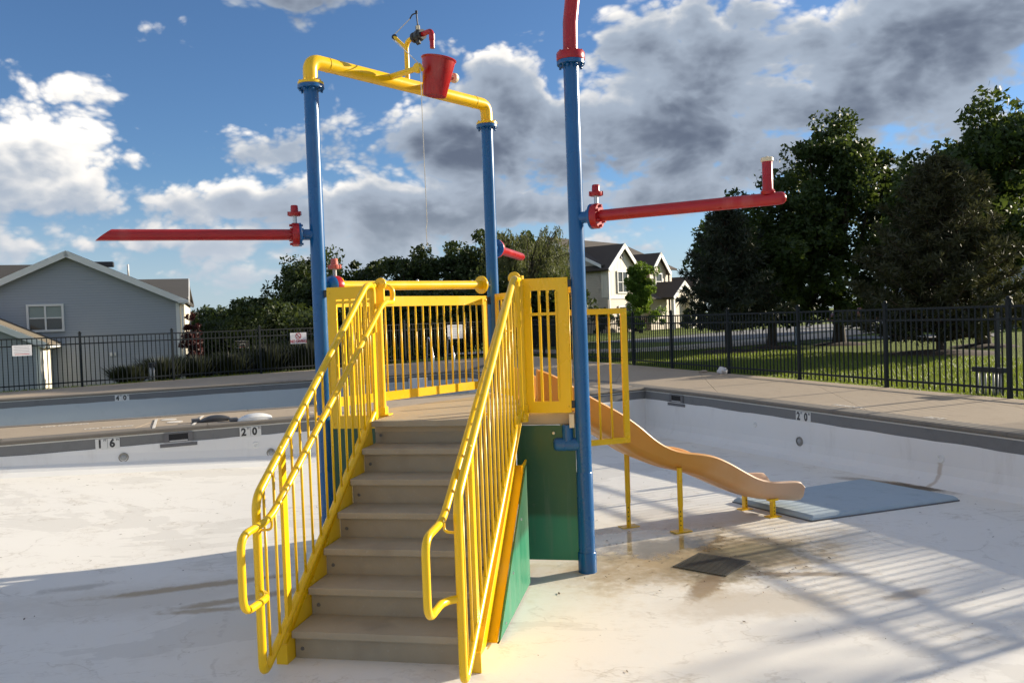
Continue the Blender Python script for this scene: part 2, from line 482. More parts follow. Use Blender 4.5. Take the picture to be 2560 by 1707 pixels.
# ------------------------------------------------------------------ mesh helpers
class MB:
    def __init__(self): self.v = []; self.f = []; self.s = []
    def add(self, vs, fs, smooth=False):
        o = len(self.v)
        self.v += [tuple(v) for v in vs]
        for f in fs: self.f.append([i + o for i in f]); self.s.append(smooth)
        return self
    def box(self, c, size, ax=None):
        hx, hy, hz = size[0] / 2, size[1] / 2, size[2] / 2
        X, Y, Z = ax if ax else (Vector((1, 0, 0)), Vector((0, 1, 0)), Vector((0, 0, 1)))
        c = Vector(c)
        vs = [c + X * (sx * hx) + Y * (sy * hy) + Z * (sz * hz) for sz in (-1, 1) for sy in (-1, 1) for sx in (-1, 1)]
        return self.add(vs, [(0, 2, 3, 1), (4, 5, 7, 6), (0, 1, 5, 4), (2, 6, 7, 3), (0, 4, 6, 2), (1, 3, 7, 5)])
    def bar(self, a, b, w, h, up=Vector((0, 0, 1))):
        """box from a to b, w wide sideways, h along up"""
        a = Vector(a); b = Vector(b); d = (b - a); L = d.length; d.normalize()
        s = d.cross(Vector(up)).normalized(); n = s.cross(d).normalized()
        return self.box((a + b) / 2, (L, w, h), (d, s, n))
    def tube(self, pts, r, n=12, caps=True):
        pts = [Vector(p) for p in pts]
        rr = r if isinstance(r, (list, tuple)) else [r] * len(pts)
        N = len(pts); vs = []; fs = []
        T = []
        for i in range(N):
            t = (pts[min(i + 1, N - 1)] - pts[max(i - 1, 0)])
            T.append(t.normalized() if t.length > 1e-9 else Vector((0, 0, 1)))
        ref = Vector((0, 0, 1)) if abs(T[0].z) < .9 else Vector((1, 0, 0))
        a = T[0].cross(ref).normalized()
        for i in range(N):
            a = (a - T[i] * a.dot(T[i])).normalized(); b = T[i].cross(a)
            for k in range(n):
                th = 2 * math.pi * k / n
                vs.append(pts[i] + (a * math.cos(th) + b * math.sin(th)) * rr[i])
        for i in range(N - 1):
            for k in range(n):
                k2 = (k + 1) % n
                fs.append((i * n + k, i * n + k2, (i + 1) * n + k2, (i + 1) * n + k))
        self.add(vs, fs, True)
        if caps:
            o = len(self.v) - len(vs)
            self.f.append([o + k for k in range(n)][::-1]); self.s.append(False)
            self.f.append([o + (N - 1) * n + k for k in range(n)]); self.s.append(False)
        return self
    def lathe(self, base, axis, prof, n=24):
        """prof: list of (radius, height along axis)"""
        base = Vector(base); axis = Vector(axis).normalized()
        ref = Vector((0, 0, 1)) if abs(axis.z) < .9 else Vector((1, 0, 0))
        a = axis.cross(ref).normalized(); b = axis.cross(a)
        vs = []; fs = []
        for r, h in prof:
            for k in range(n):
                th = 2 * math.pi * k / n
                vs.append(base + axis * h + (a * math.cos(th) + b * math.sin(th)) * max(r, 1e-5))
        for i in range(len(prof) - 1):
            for k in range(n):
                k2 = (k + 1) % n
                fs.append((i * n + k, i * n + k2, (i + 1) * n + k2, (i + 1) * n + k))
        return self.add(vs, fs, True)
    def prism(self, poly, d):
        """planar polygon (3-D points) extruded by vector d"""
        n = len(poly); P = [Vector(p) for p in poly]; d = Vector(d)
        tri = tessellate_polygon([P])
        vs = P + [p + d for p in P]
        fs = [tuple(t) for t in tri] + [tuple(i + n for i in reversed(t)) for t in tri]
        fs += [(i, (i + 1) % n, (i + 1) % n + n, i + n) for i in range(n)]
        return self.add(vs, fs)
    def quad(self, a, b, c, d): return self.add([a, b, c, d], [(0, 1, 2, 3)])
    def mesh(self, name, mat):
        me = bpy.data.meshes.new(name)
        me.from_pydata(self.v, [], self.f)
        me.polygons.foreach_set('use_smooth', self.s)
        me.materials.append(MATS[mat])
        bm = bmesh.new(); bm.from_mesh(me); bmesh.ops.recalc_face_normals(bm, faces=bm.faces)
        for e in bm.edges:
            if len(e.link_faces) == 2 and e.calc_face_angle(0) > R(38): e.smooth = False
        bm.to_mesh(me); bm.free()
        return me

WORLD_AT = {}
def link(name, me, parent=None, loc=None):
    o = bpy.data.objects.new(name, me); COL.objects.link(o)
    w = Vector(loc) if loc is not None else Vector((0, 0, 0))
    WORLD_AT[o.name] = w
    if parent is not None:
        o.parent = parent
        o.location = w - WORLD_AT.get(parent.name, parent.location)
    else: o.location = w
    return o
def part(name, mb, mat, parent=None, bevel=0):
    """mesh made in world coordinates"""
    o = link(name, mb.mesh(name, mat), parent)
    if bevel:
        bv = o.modifiers.new('bevel', 'BEVEL'); bv.width = bevel; bv.segments = 2; bv.limit_method = 'ANGLE'; bv.angle_limit = R(40)
    return o
def tag(o, label, cat, group=None):
    o['label'] = label; o['category'] = cat
    if group: o['group'] = group
    return o
def struct(name, mb, mat, parent=None, bevel=0):
    o = part(name, mb, mat, parent, bevel)
    if parent is None: o['kind'] = 'structure'
    return o
def thing(name, label, cat, loc, group=None):
    o = bpy.data.objects.new(name, None); COL.objects.link(o); o.location = loc; o.empty_display_size = .2
    return tag(o, label, cat, group)
def rounded(pts, r, n=6):
    pts = [Vector(p) for p in pts]; out = [pts[0]]
    for i in range(1, len(pts) - 1):
        a, b, c = pts[i - 1], pts[i], pts[i + 1]
        d1 = (a - b); d2 = (c - b); l = min(r, d1.length * .49, d2.length * .49)
        p0 = b + d1.normalized() * l; p1 = b + d2.normalized() * l
        for k in range(n + 1):
            t = k / n
            out.append(p0.lerp(b, t).lerp(b.lerp(p1, t), t))
    out.append(pts[-1]); return out
def V2(p, z): return Vector((p[0], p[1], z))
def text_part(name, s, size, origin, xdir, ydir, mat, parent, depth=.002, bold=0.0, align='CENTER', sx=1.0):
    cu = bpy.data.curves.new(name, 'FONT'); cu.body = s; cu.size = size; cu.align_x = align; cu.align_y = 'CENTER'
    cu.extrude = depth; cu.offset = bold; cu.resolution_u = 3
    tmp = bpy.data.objects.new('tmp', cu); COL.objects.link(tmp)
    dg = bpy.context.evaluated_depsgraph_get()
    me = bpy.data.meshes.new_from_object(tmp.evaluated_get(dg))
    bpy.data.objects.remove(tmp); bpy.data.curves.remove(cu)
    X = Vector(xdir).normalized() * sx; Y = Vector(ydir).normalized(); Z = X.cross(Y).normalized()
    M = Matrix.Identity(4)
    for i in range(3): M[i][0] = X[i]; M[i][1] = Y[i]; M[i][2] = Z[i]; M[i][3] = origin[i]
    me.transform(M); me.materials.clear(); me.materials.append(MATS[mat]); me.name = name
    return link(name, me, parent)

# ------------------------------------------------------------------ setting: terrain
DECK = 0.62
FENCE_L = [(-13.9, 17.38), (.24, 29.3)]
FENCE_R = [(.24, 29.3), (7.9, 6.97)]
def smooth01(t): t = max(0.0, min(1.0, t)); return t * t * (3 - 2 * t)
def ground_z(x, y):
    dl = (x + 7.0) * -.645 + (y - 23.2) * .764
    k = smooth01((2.0 - x) / 12.0)
    z = .575 - .085 * min(15.0, max(0.0, dl - .7)) * k
    return z + .03 * math.sin(x * .31 + 1) * math.sin(y * .27) * smooth01((abs(dl) - 2) / 8)

# the ground is one sheet to the horizon with the pool let into it
def build_ground():
    hole = [(-30, 3.8), (-13.9, 17.38), (.24, 29.3), (7.9, 6.97), (11.5, -3.5), (11.5, -14), (-30, -14)]
    bm = bmesh.new()
    # rings growing outwards from the hole outline
    pts = []
    n = len(hole)
    for i in range(n):
        a = Vector(hole[i]); b = Vector(hole[(i + 1) % n]); k = max(2, int((b - a).length / 1.2))
        for j in range(k): pts.append(a.lerp(b, j / k))
    cen = Vector((-8, 8))
    scales = [0, .4, 1.0, 2, 3.5, 5.5, 8, 11, 15, 20, 27, 36, 50, 75, 120, 220, 500, 1200]
    rings = []
    for s in scales:
        ring = []
        for p_ in pts:
            d = (p_ - cen); L = d.length; q = cen + d / L * (L + s)
            z = ground_z(q.x, q.y) if s > 0 else .60
            ring.append(bm.verts.new((q.x, q.y, z)))
        rings.append(ring)
    N = len(pts)
    for r0, r1 in zip(rings, rings[1:]):
        for i in range(N): 
            f = bm.faces.new((r0[i], r0[(i + 1) % N], r1[(i + 1) % N], r1[i])); f.smooth = True
    bmesh.ops.recalc_face_normals(bm, faces=bm.faces)
    me = bpy.data.meshes.new('lawn'); bm.to_mesh(me); bm.free(); me.materials.append(MATS['lawn_grass'])
    o = link('lawn', me); o['kind'] = 'structure'
    if me.polygons[0].normal.z < 0: me.flip_normals()
build_ground()

def floor_z(x, y):
    z = 0.0
    k = smooth01((x + 3.0) / 3.0)
    z -= .024 * max(0.0, y - 7.2) * k
    z += .062 * max(0.0, -(x + 3.2))
    return z
def build_floor():
    xs = np.linspace(-26, 11, 75); ys = np.linspace(-14, 18, 65)
    vs = [(float(x), float(y), floor_z(x, y)) for y in ys for x in xs]
    nx = len(xs)
    fs = [(j * nx + i, j * nx + i + 1, (j + 1) * nx + i + 1, (j + 1) * nx + i) for j in range(len(ys) - 1) for i in range(nx - 1)
          if ys[j] - (xs[i] + 2.764) * .44 - 11.84 < .55]
    mb = MB(); mb.add(vs, fs, True)
    return struct('pool_floor', mb, 'pool_plaster')
build_floor()

# edge lines of the two pools at deck level (pool lies on the right-hand side walking along each line)
RIGHT_EDGE = [(-1.15, 21.35), (.0, 19.1), (.746, 17.643), (1.606, 16.146), (2.043, 15.208), (2.905, 13.255), (3.657, 11.294), (4.436, 9.2), (4.884, 7.993), (5.6, 5.95), (6.6, 3.0), (8.2, -2.0), (9, -10)]
STRIP_NEAR = [(2.30, 14.62), (-.2, 12.965), (-2.764, 11.84), (-3.629, 11.46), (-5.258, 10.745), (-6.351, 10.266), (-12.0, 7.6), (-24, 1.8)]
STRIP_FAR = [(-24, 4.4), (-12.0, 9.9), (-7.43, 11.95), (-5.7, 12.50), (-3.6, 13.35), (-.8, 14.65), (1.30, 16.6)]
BACK_EDGE = [(-24, 11.4), (-10.94, 16.98), (-8.53, 18.16), (-4.98, 19.9), (-1.15, 21.35)]

def resample(line, step):
    out = []
    for a, b in zip(line, line[1:]):
        a = Vector(a); b = Vector(b); k = max(1, int((b - a).length / step))
        for j in range(k): out.append(a.lerp(b, j / k))
    out.append(Vector(line[-1])); return out
def normals(pts):
    ns = []
    for i in range(len(pts)):
        t = (pts[min(i + 1, len(pts) - 1)] - pts[max(i - 1, 0)]).normalized()
        ns.append(Vector((t.y, -t.x)))
    return ns
def sweep(mb, pts, prof, side=1, jitter=None, rng=None, smooth=False):
    """prof: (offset into the pool, z)"""
    ns = normals(pts); n = len(prof); vs = []; fs = []
    for i, (p_, nn) in enumerate(zip(pts, ns)):
        for j, (o, z) in enumerate(prof):
            dz = rng.uniform(-1, 1) * jitter[j] if jitter else 0
            q = p_ + nn * (o * side); vs.append((q.x, q.y, z + dz))
    for i in range(len(pts) - 1):
        for j in range(n - 1):
            fs.append((i * n + j, (i + 1) * n + j, (i + 1) * n + j + 1, i * n + j + 1))
    return mb.add(vs, fs, smooth)
def pool_edge(tagname, line, side, bottom, wallmat, follow=False):
    rng = random.Random(len(tagname) * 7 + 3)
    pts = resample(line, .22)
    wm = sweep(MB(), pts, [(.012, DECK - .195), (.016, DECK - .21), (.018, bottom + .22), (.035, bottom + .12), (.09, bottom + .045), (.32, bottom - .05)], side,
               [.006, .006, 0, 0, 0, 0], rng)
    if follow:      # the cove at the foot follows the sloping floor
        wm.v = [(x, y, z if i % 6 < 2 else z - bottom + floor_z(x, y)) for i, (x, y, z) in enumerate(wm.v)]
    w = struct('pool_wall', wm, wallmat)
    band = struct('tile_band', sweep(MB(), pts, [(.0, DECK - .068), (.006, DECK - .068), (.006, DECK - .215)], side), 'tile_grey', w)
    gr = struct('grout_line', sweep(MB(), pts, [(.0, DECK - .052), (.013, DECK - .052), (.013, DECK - .068), (.0, DECK - .068)], side), 'grout', w)
    # coping stones, one beside the next
    cp = resample(line, .05)
    acc = 0; seg = [cp[0]]; idx = 0
    mbs = []
    for a, b in zip(cp, cp[1:]):
        acc += (b - a).length; seg.append(b)
        if acc > 2.4:
            mbs.append(seg); seg = [b]; acc = 0
    if len(seg) > 1: mbs.append(seg)
    for s_ in mbs:
        s2 = list(s_)
        if len(s2) > 6:
            s2[0] = s2[0].lerp(s2[1], .06); s2[-1] = s2[-1].lerp(s2[-2], .06)
        s2 = s2[::4] + ([s2[-1]] if (len(s2) - 1) % 4 else [])
        mb = sweep(MB(), s2, [(-.24, DECK - .05), (-.24, DECK + .006), (-.02, DECK + .006), (.022, DECK + .002), (.036, DECK - .010), (.038, DECK - .030), (.028, DECK - .046), (.0, DECK - .051)], side)
        part('coping_stone', mb, 'coping_concrete', w)
    return w
wall_r = pool_edge('right', RIGHT_EDGE, 1, -.02, 'wall_plaster', True)
wall_l = pool_edge('strip near', STRIP_NEAR, -1, -.02, 'wall_plaster', True)
wall_s = pool_edge('strip far', STRIP_FAR, -1, -.6, 'deep_pool_paint')
wall_b = pool_edge('back', BACK_EDGE, 1, -.6, 'deep_pool_paint')
# where the wading pool floor is higher the wall foot is simply buried in it

struct('deep_pool_floor', MB().add([(-26, 3.6, -.6), (-26, 14, -.6), (-1.1, 21.9, -.6), (2.2, 16.5, -.6), (-5, 12.6, -.6)], [(0, 1, 2, 3, 4)]), 'deep_pool_paint')

def slab_deck(name, poly_list, mat='deck_concrete'):
    root = struct(name, MB().add([(-30, -15, -3.1), (-29.9, -15, -3.1), (-29.9, -14.9, -3.1)], [(0, 1, 2)]), 'earth')
    for poly in poly_list:
        mb = MB(); mb.prism([V2(p_, DECK - .16) for p_ in poly], (0, 0, .16))
        part('deck_slab', mb, mat, root)
    return root
def offset_line(line, d):
    pts = [Vector(p_) for p_ in line]; ns = normals(pts)
    return [p_ + n * d for p_, n in zip(pts, ns)]

def strip_slabs(inner, outer, step, gap=.012, t0=0.0):
    """slabs between two polylines that run the same way"""
    A = resample(inner, .25); B = resample(outer, .25)
    def at(L, t):
        x = t * (len(L) - 1); i = min(int(x), len(L) - 2); return L[i].lerp(L[i + 1], x - i)
    LA = sum((b - a).length for a, b in zip(A, A[1:])); n = max(1, round(LA / step)); out = []
    e = gap / LA / 2
    for k in range(n):
        a, b = k / n + e, (k + 1) / n - e
        ts = [a + (b - a) * j / 4 for j in range(5)]
        out.append([at(A, t) for t in ts] + [at(B, t) for t in reversed(ts)])
    return out
# right-hand deck
in_r = offset_line(RIGHT_EDGE, -.24)
mid_r = [(.62, 27.6), (1.55, 24.9), (2.30, 22.3), (3.0, 20.1), (3.35, 19.0), (3.9, 17.2), (4.55, 15.1), (5.15, 13.2), (5.65, 11.6), (6.3, 9.6), (7.2, 6.6), (8.6, 2.4), (10.4, -3), (11, -10)]
slabs_r = strip_slabs([tuple(p_) for p_ in in_r], mid_r, 3.05)
far_r = [(.20, 29.35), (1.2, 26.45), (2.2, 23.5), (3.14, 20.8), (3.55, 19.6), (4.25, 17.6), (4.98, 15.5), (5.65, 13.5), (6.22, 11.85), (6.95, 9.75), (7.95, 6.85), (9.4, 2.5), (11.5, -3.5), (11.8, -10)]
slabs_r += strip_slabs([(p_[0] + .012, p_[1]) for p_ in mid_r], far_r, 6.1)
deck_r = slab_deck('pool_deck_right', slabs_r)
# back deck behind the deep pool
in_b = [tuple(p_) for p_ in offset_line(BACK_EDGE, -.24)]
far_b = [(-24, 9.0 + .0), (-13.9, 17.52), (-9.9, 20.9), (-5.6, 24.5), (.20, 29.35)]
far_b[0] = (-24, 12.2)
deck_b = slab_deck('pool_deck_back', strip_slabs(in_b, far_b, 3.0))
# the strip between the two pools
in_s = [tuple(p_) for p_ in offset_line(STRIP_NEAR, .24)][::-1]
far_s = [tuple(p_) for p_ in offset_line(STRIP_FAR, .24)]
deck_s = slab_deck('pool_deck_strip', strip_slabs(in_s, far_s, 2.6))
struct('deck_bed', MB().prism([V2(p_, -.55) for p_ in in_s] + [V2(p_, -.55) for p_ in reversed(far_s)], (0, 0, DECK + .54 - .012)), 'earth')
bed_r = [tuple(p_) for p_ in offset_line(RIGHT_EDGE, -.05)]
struct('deck_bed_right', MB().prism([V2(p_, .3) for p_ in bed_r] + [V2(p_, .3) for p_ in reversed(far_r)], (0, 0, DECK - .3 - .012)), 'earth')
bed_b = [tuple(p_) for p_ in offset_line(BACK_EDGE, -.05)]
struct('deck_bed_back', MB().prism([V2(p_, .3) for p_ in bed_b] + [V2(p_, .3) for p_ in reversed(far_b)], (0, 0, DECK - .3 - .012)), 'earth')

# ------------------------------------------------------------------ depth markers, lights and openings in the pool walls
def wall_frame(A, B, s, side):
    A = Vector(A); B = Vector(B); t = (B - A).normalized(); n = Vector((t.y, -t.x)) * side
    return A + t * s, Vector((t.x, t.y, 0)), Vector((n.x, n.y, 0))
def marker(wall, pos, t, n, a, b, z=DECK - .141):
    """two tiles; t must point to the right for a viewer in the pool"""
    for k, (num, unit) in enumerate((a, b)):
        c = V2(pos, z) + t * (-.072 + .144 * k) + n * .010
        tile = part('depth_marker_tile', MB().box(c, (.140, .008, .138), (t, n, Vector((0, 0, 1)))), 'tile_white', wall, .002)
        o = c + n * .0055
        text_part('numeral', num, .142, o - t * .018, t, (0, 0, 1), 'tile_ink', tile, .0008, .006, sx=.9)
        text_part('unit_lettering', unit, .042, o + t * .044 + Vector((0, 0, .046)), t, (0, 0, 1), 'tile_ink', tile, .0008, .0006, sx=.8)
    tile['label'] = 'white depth tiles reading %s%s %s%s' % (a + b)
def pool_light(wall, pos, t, n, z, r=.062, nm='pool_light'):
    c = V2(pos, z) + n * .014
    o = part(nm, MB().lathe(c, n, [(r, 0), (r, .014), (r * .93, .022), (r * .72, .022), (r * .70, .012), (0, .012)], 28), 'ring_metal', wall)
    part('lens', MB().lathe(c + n * .012, n, [(r * .66, 0), (r * .55, .010), (r * .3, .016), (0, .018)], 20), 'lens', o)
def inlet(wall, pos, t, n, z, r=.036):
    r *= 1.2
    c = V2(pos, z) + n * .014
    o = part('inlet_fitting', MB().lathe(c, n, [(r, 0), (r, .008), (r * .85, .014), (r * .42, .012), (r * .40, .002)], 24), 'white_plastic', wall)
    part('opening', MB().lathe(c + n * .0025, n, [(r * .40, 0), (0, .0005)], 16), 'void', o)
def skimmer(wall, pos, t, n, w=.24):
    zz = Vector((0, 0, 1)); c = V2(pos, DECK - .135) + n * .018
    o = part('skimmer_frame', MB().box(c + zz * .062, (w + .10, .02, .02), (t, n, zz)).box(c - zz * .095, (w + .22, .02, .045), (t, n, zz))
             .box(c + t * (w / 2 + .03), (.06, .02, .11), (t, n, zz)).box(c - t * (w / 2 + .03), (.06, .02, .11), (t, n, zz)), 'grey_plastic', wall)
    part('opening', MB().box(c - n * .004, (w, .016, .11), (t, n, zz)), 'void', o)
    part('weir', MB().box(c + n * .004 - zz * .040, (w * .94, .012, .018), (t, n, zz)), 'conduit', o)
L0, L1 = (-6.351, 10.266), (-2.764, 11.84)
def lw(s): return wall_frame(L0, L1, s, 1)
# viewer's right on the left wall is +t
for s, a, b in ((1.19, ('1', 'FT'), ('6', 'IN')), (2.96, ('2', 'FT'), ('0', 'IN'))):
    p_, t, n = lw(s); marker(wall_l, p_ + Vector((n.x, n.y)) * .006, t, n, a, b)
for s, z in ((1.369, .284), (3.219, .165)): p_, t, n = lw(s); pool_light(wall_l, p_, t, n, z)
p_, t, n = lw(3.02); inlet(wall_l, p_, t, n, .294)
p_, t, n = lw(2.04); skimmer(wall_l, p_, t, n)
RA, RB = (3.657, 11.294), (4.436, 9.2)
def rw(A, B, s):
    p_, t, n = wall_frame(A, B, s, 1); return p_, t, n
p_, t, n = rw(RA, RB, .39); marker(wall_r, p_, t, n, ('2', 'FT'), ('0', 'IN'))
p_, t, n = rw(RA, RB, .32); pool_light(wall_r, p_, t, n, .15)
p_, t, n = rw((2.905, 13.255), RA, 1.48); inlet(wall_r, p_, t, n, .276)
p_, t, n = rw((2.043, 15.208), (2.905, 13.255), 1.60); skimmer(wall_r, p_, t, n, .26)
p_, t, n = rw((4.436, 9.2), (4.884, 7.993), .326); inlet(wall_r, p_, t, n, .249, .042)
p_, t, n = rw((1.606, 16.146), (2.043, 15.208), .05); marker(wall_r, p_, t, n, ('4', 'FT'), ('0', 'IN'))
p_, t, n = rw((2.043, 15.208), (2.905, 13.255), .10); pool_light(wall_r, p_, t, n, .064)
p_, t, n = rw((2.043, 15.208), (2.905, 13.255), .05); inlet(wall_r, p_, t, n, .353)
p_, t, n = rw((1.606, 16.146), (2.043, 15.208), .40); skimmer(wall_r, p_, t, n, .2)
BA, BB = (-8.53, 18.16), (-4.98, 19.9)
p_, t, n = wall_frame(BA, BB, .0, 1); marker(wall_b, p_, t, n, ('4', 'FT'), ('0', 'IN'))
p_, t, n = wall_frame(BA, BB, 4.1, 1); pool_light(wall_b, p_, t, n, .088, .085)
# pale access block in the far wall of the deep pool
def back_block():
    p_, t, n = wall_frame(BB, (-1.15, 21.35), 2.75, 1); zz = Vector((0, 0, 1)); c = V2(p_, .2)
    o = part('wall_step', MB().box(c + n * .10 + zz * .10, (.46, .12, .42), (t, n, zz)).box(c + n * .13 - zz * .22, (.5, .18, .06), (t, n, zz)), 'wall_plaster', wall_b, .01)
back_block()
# painted deck lettering and marks
def deck_text(root, s, size, c, right, up):
    text_part('painted_lettering', s, size, Vector((c[0], c[1], DECK + .0035)), (right[0], right[1], 0), (up[0], up[1], 0), 'deck_paint', root, .0006, .006)
sdir = (.915, .402); sup = (-.402, .915)
deck_text(deck_s, 'NO DIVING', .115, (-6.36, 11.78), sdir, sup)
deck_text(deck_s, 'NO DIVING', .115, (-5.52, 11.33), sdir, sup)
deck_text(deck_s, '2 FT', .13, (-3.02, 12.35), sdir, sup)
for cx, cy in ((-5.0, 12.05), (-4.78, 11.72)):
    mb = MB().lathe((cx, cy, DECK + .002), (0, 0, 1), [(.105, 0), (.105, .003), (0, .003)], 28)
    part('painted_disc', mb, 'deck_paint', deck_s)
for a, b in (((-5.20, 12.10), (-4.765, 10.985)), ((-4.62, 12.35), (-4.33, 11.20))):
    d = Vector((b[0] - a[0], b[1] - a[1], 0)); s_ = Vector((d.y, -d.x, 0)).normalized() * .018
    A = V2(a, DECK + .0075); B = V2(b, DECK + .0075)
    part('painted_line', MB().prism([A - s_, B - s_, B + s_, A + s_], (0, 0, .003)), 'deck_paint', deck_s)
deck_text(deck_r, 'NO DIVING', .10, (4.30, 10.72), (-.35, .94), (-.94, -.35))
deck_text(deck_r, '2 FT', .13, (4.72, 9.35), (-.35, .94), (-.94, -.35))

# ------------------------------------------------------------------ drain and landing mat
dr = thing('floor_drain', 'square dark metal floor drain grate among brown stains on white pool floor', 'drain', (1.45, 6.25, 0))
dc = Vector((1.447, 6.251, .0)); dX = Vector((.78, .62, 0)).normalized(); dX = Vector((.635, .772, 0)); dY = Vector((-.772, .635, 0)); Z3 = Vector((0, 0, 1))
part('plate', MB().box(dc + Z3 * .004, (.40, .40, .004), (dX, dY, Z3)), 'void', dr)
for sgn in (-1, 1):
    part('frame', MB().box(dc + dX * (sgn * .205) + Z3 * .004, (.018, .43, .006), (dX, dY, Z3)), 'drain_metal', dr)
    part('frame', MB().box(dc + dY * (sgn * .205) + Z3 * .004, (.39, .018, .006), (dX, dY, Z3)), 'drain_metal', dr)
slat = MB().box((0, 0, 0), (.019, .388, .004), (dX, dY, Z3)).mesh('slat', 'drain_metal')
for k in range(14): link('slat', slat, dr, dc + dX * (-.182 + k * .028) + Z3 * .006)

mz = -.03
mp = [(2.17, 8.39), (2.62, 7.42), (4.29, 8.07), (3.82, 9.20)]
mt_root = thing('landing_mat', 'flat blue grey vinyl landing mat on pool floor at foot of slide', 'mat', (3.2, 8.3, mz))
cmx = Vector((sum(q[0] for q in mp) / 4, sum(q[1] for q in mp) / 4))
def inset(k): return [cmx + (Vector(q) - cmx) * k for q in mp]
lo, hi = inset(1.0), inset(.955)
mb = MB()
vs = [V2(q, floor_z(q[0], q[1]) + .004) for q in lo] + [V2(q, floor_z(q[0], q[1]) + .030) for q in inset(.992)] + [V2(q, floor_z(q[0], q[1]) + .052) for q in hi]
mb.add(vs, [(0, 1, 5, 4), (1, 2, 6, 5), (2, 3, 7, 6), (3, 0, 4, 7), (4, 5, 9, 8), (5, 6, 10, 9), (6, 7, 11, 10), (7, 4, 8, 11), (8, 9, 10, 11)])
part('pad', mb, 'mat_vinyl', mt_root, .012)
for i in range(4):
    a = Vector(lo[i]); b = Vector(lo[(i + 1) % 4])
    part('edge_seam', MB().tube([V2(a, floor_z(a.x, a.y) + .006), V2(b, floor_z(b.x, b.y) + .006)], .007, 6), 'grey_plastic', mt_root)

# ------------------------------------------------------------------ the water play structure
YAW = -.18722
U3 = Vector((math.cos(YAW), math.sin(YAW), 0)); V3 = Vector((-math.sin(YAW), math.cos(YAW), 0))
O3 = Vector((-1.3166, 4.7287, 0)); SW = 1.052; ST = .241; SR = .17; PZ = 7 * SR
def S(a, b, z): return O3 + U3 * a + V3 * b + Z3 * z
PL, PR, PM = Vector((-1.496, 6.565, 0)), Vector((.504, 6.186, 0)), Vector((-.168, 8.108, 0))
PIPE = .057
ps = thing('water_play_structure', 'yellow and blue water play tower with grey stairs, railings and red spray arms', 'play structure', (-.4, 6.9, 0))

def ring_bolts(c, axis, rad_, n, off, size=.009, mat='blue', parent=None, length=.03):
    axis = Vector(axis).normalized(); ref = Vector((0, 0, 1)) if abs(axis.z) < .9 else Vector((1, 0, 0))
    a = axis.cross(ref).normalized(); b = axis.cross(a)
    for k in range(n):
        th = 2 * math.pi * (k + .5) / n
        q = Vector(c) + (a * math.cos(th) + b * math.sin(th)) * rad_
        part('bolt', MB().tube([q + axis * off, q + axis * (off + length)], size, 6), mat, parent)
def flange(c, axis, r, th, mat, parent, nm='flange'):
    return part(nm, MB().lathe(c, axis, [(0, 0), (r * .97, 0), (r, th * .12), (r, th * .88), (r * .97, th), (0, th)], 28), mat, parent)

poles = {}
for nm, P in (('L', PL), ('R', PR), ('M', PM)):
    o = part('pole', MB().tube([P + Z3 * (-.02), P + Z3 * 3.75], PIPE, 24), 'blue', ps)
    part('base_sleeve', MB().lathe(P, Z3, [(PIPE, .0), (.069, .0), (.069, .145), (.066, .15), (PIPE, .15)], 24), 'blue', o)
    part('sleeve', MB().lathe(P, Z3, [(PIPE, .15), (.0615, .15), (.0615, .74), (PIPE, .748)], 24), 'blue', o)
    f = flange(P + Z3 * 3.745, Z3, .103, .030, 'blue', o)
    ring_bolts(P + Z3 * 3.745, Z3, .083, 8, -.022, .010, 'blue', f, .022)
    poles[nm] = o
# elbow stub on the right pole, below the deck
part('pipe_stub', MB().tube(rounded([PR + Z3 * .955, PR - U3 * .20 + Z3 * .955], .05) , [.050, .050], 16)
     .lathe(PR - U3 * .20 + Z3 * .955, -U3, [(.050, 0), (.046, .012), (.03, .022), (0, .026)], 16)
     .tube([PR - U3 * .115 + Z3 * .955 + V3 * .0, PR - U3 * .115 + Z3 * 1.10], .042, 14), 'blue', poles['R'])

# arch between left and middle pole
eA = (PM - PL).normalized()
ARCH_Z = 3.965
apts = rounded([PL + Z3 * 3.79, PL + Z3 * ARCH_Z, PM + Z3 * ARCH_Z, PM + Z3 * 3.79], .16, 8)
arch = part('arch_pipe', MB().tube(apts, PIPE, 24), 'yellow', ps)
for P in (PL, PM):
    f = flange(P + Z3 * 3.776, Z3, .100, .022, 'yellow', arch)
    ring_bolts(P + Z3 * 3.776, Z3, .083, 8, .022, .009, 'yellow', f, .014)
for s_ in (.17, 2.036 - .17):
    part('weld_ring', MB().lathe(PL + eA * (s_ - .004) + Z3 * ARCH_Z, eA, [(PIPE, 0), (PIPE + .003, .002), (PIPE + .003, .006), (PIPE, .008)], 24), 'yellow', arch)

# tall red pipe on the right pole, curving as it rises out of the picture
rp = [PR + Z3 * 3.80, PR + Z3 * 4.05 + Vector((.005, 0, 0)), PR + Z3 * 4.4 + Vector((.05, .01, 0)), PR + Z3 * 4.7 + Vector((.14, .03, 0)), PR + Z3 * 4.95 + Vector((.30, .06, 0)), PR + Z3 * 5.1 + Vector((.52, .1, 0)), PR + Z3 * 5.14 + Vector((.8, .16, 0))]
hook = part('overhead_pipe', MB().tube(rp, .055, 24), 'red', ps)
f = part('flange', MB().lathe(PR + Z3 * 3.775, Z3, [(0, 0), (.103, 0), (.105, .006), (.105, .054), (.100, .062), (.07, .066), (.062, .080), (.055, .082)], 28), 'red', hook)
ring_bolts(PR + Z3 * 3.775, Z3, .083, 8, .06, .010, 'red', f, .014)

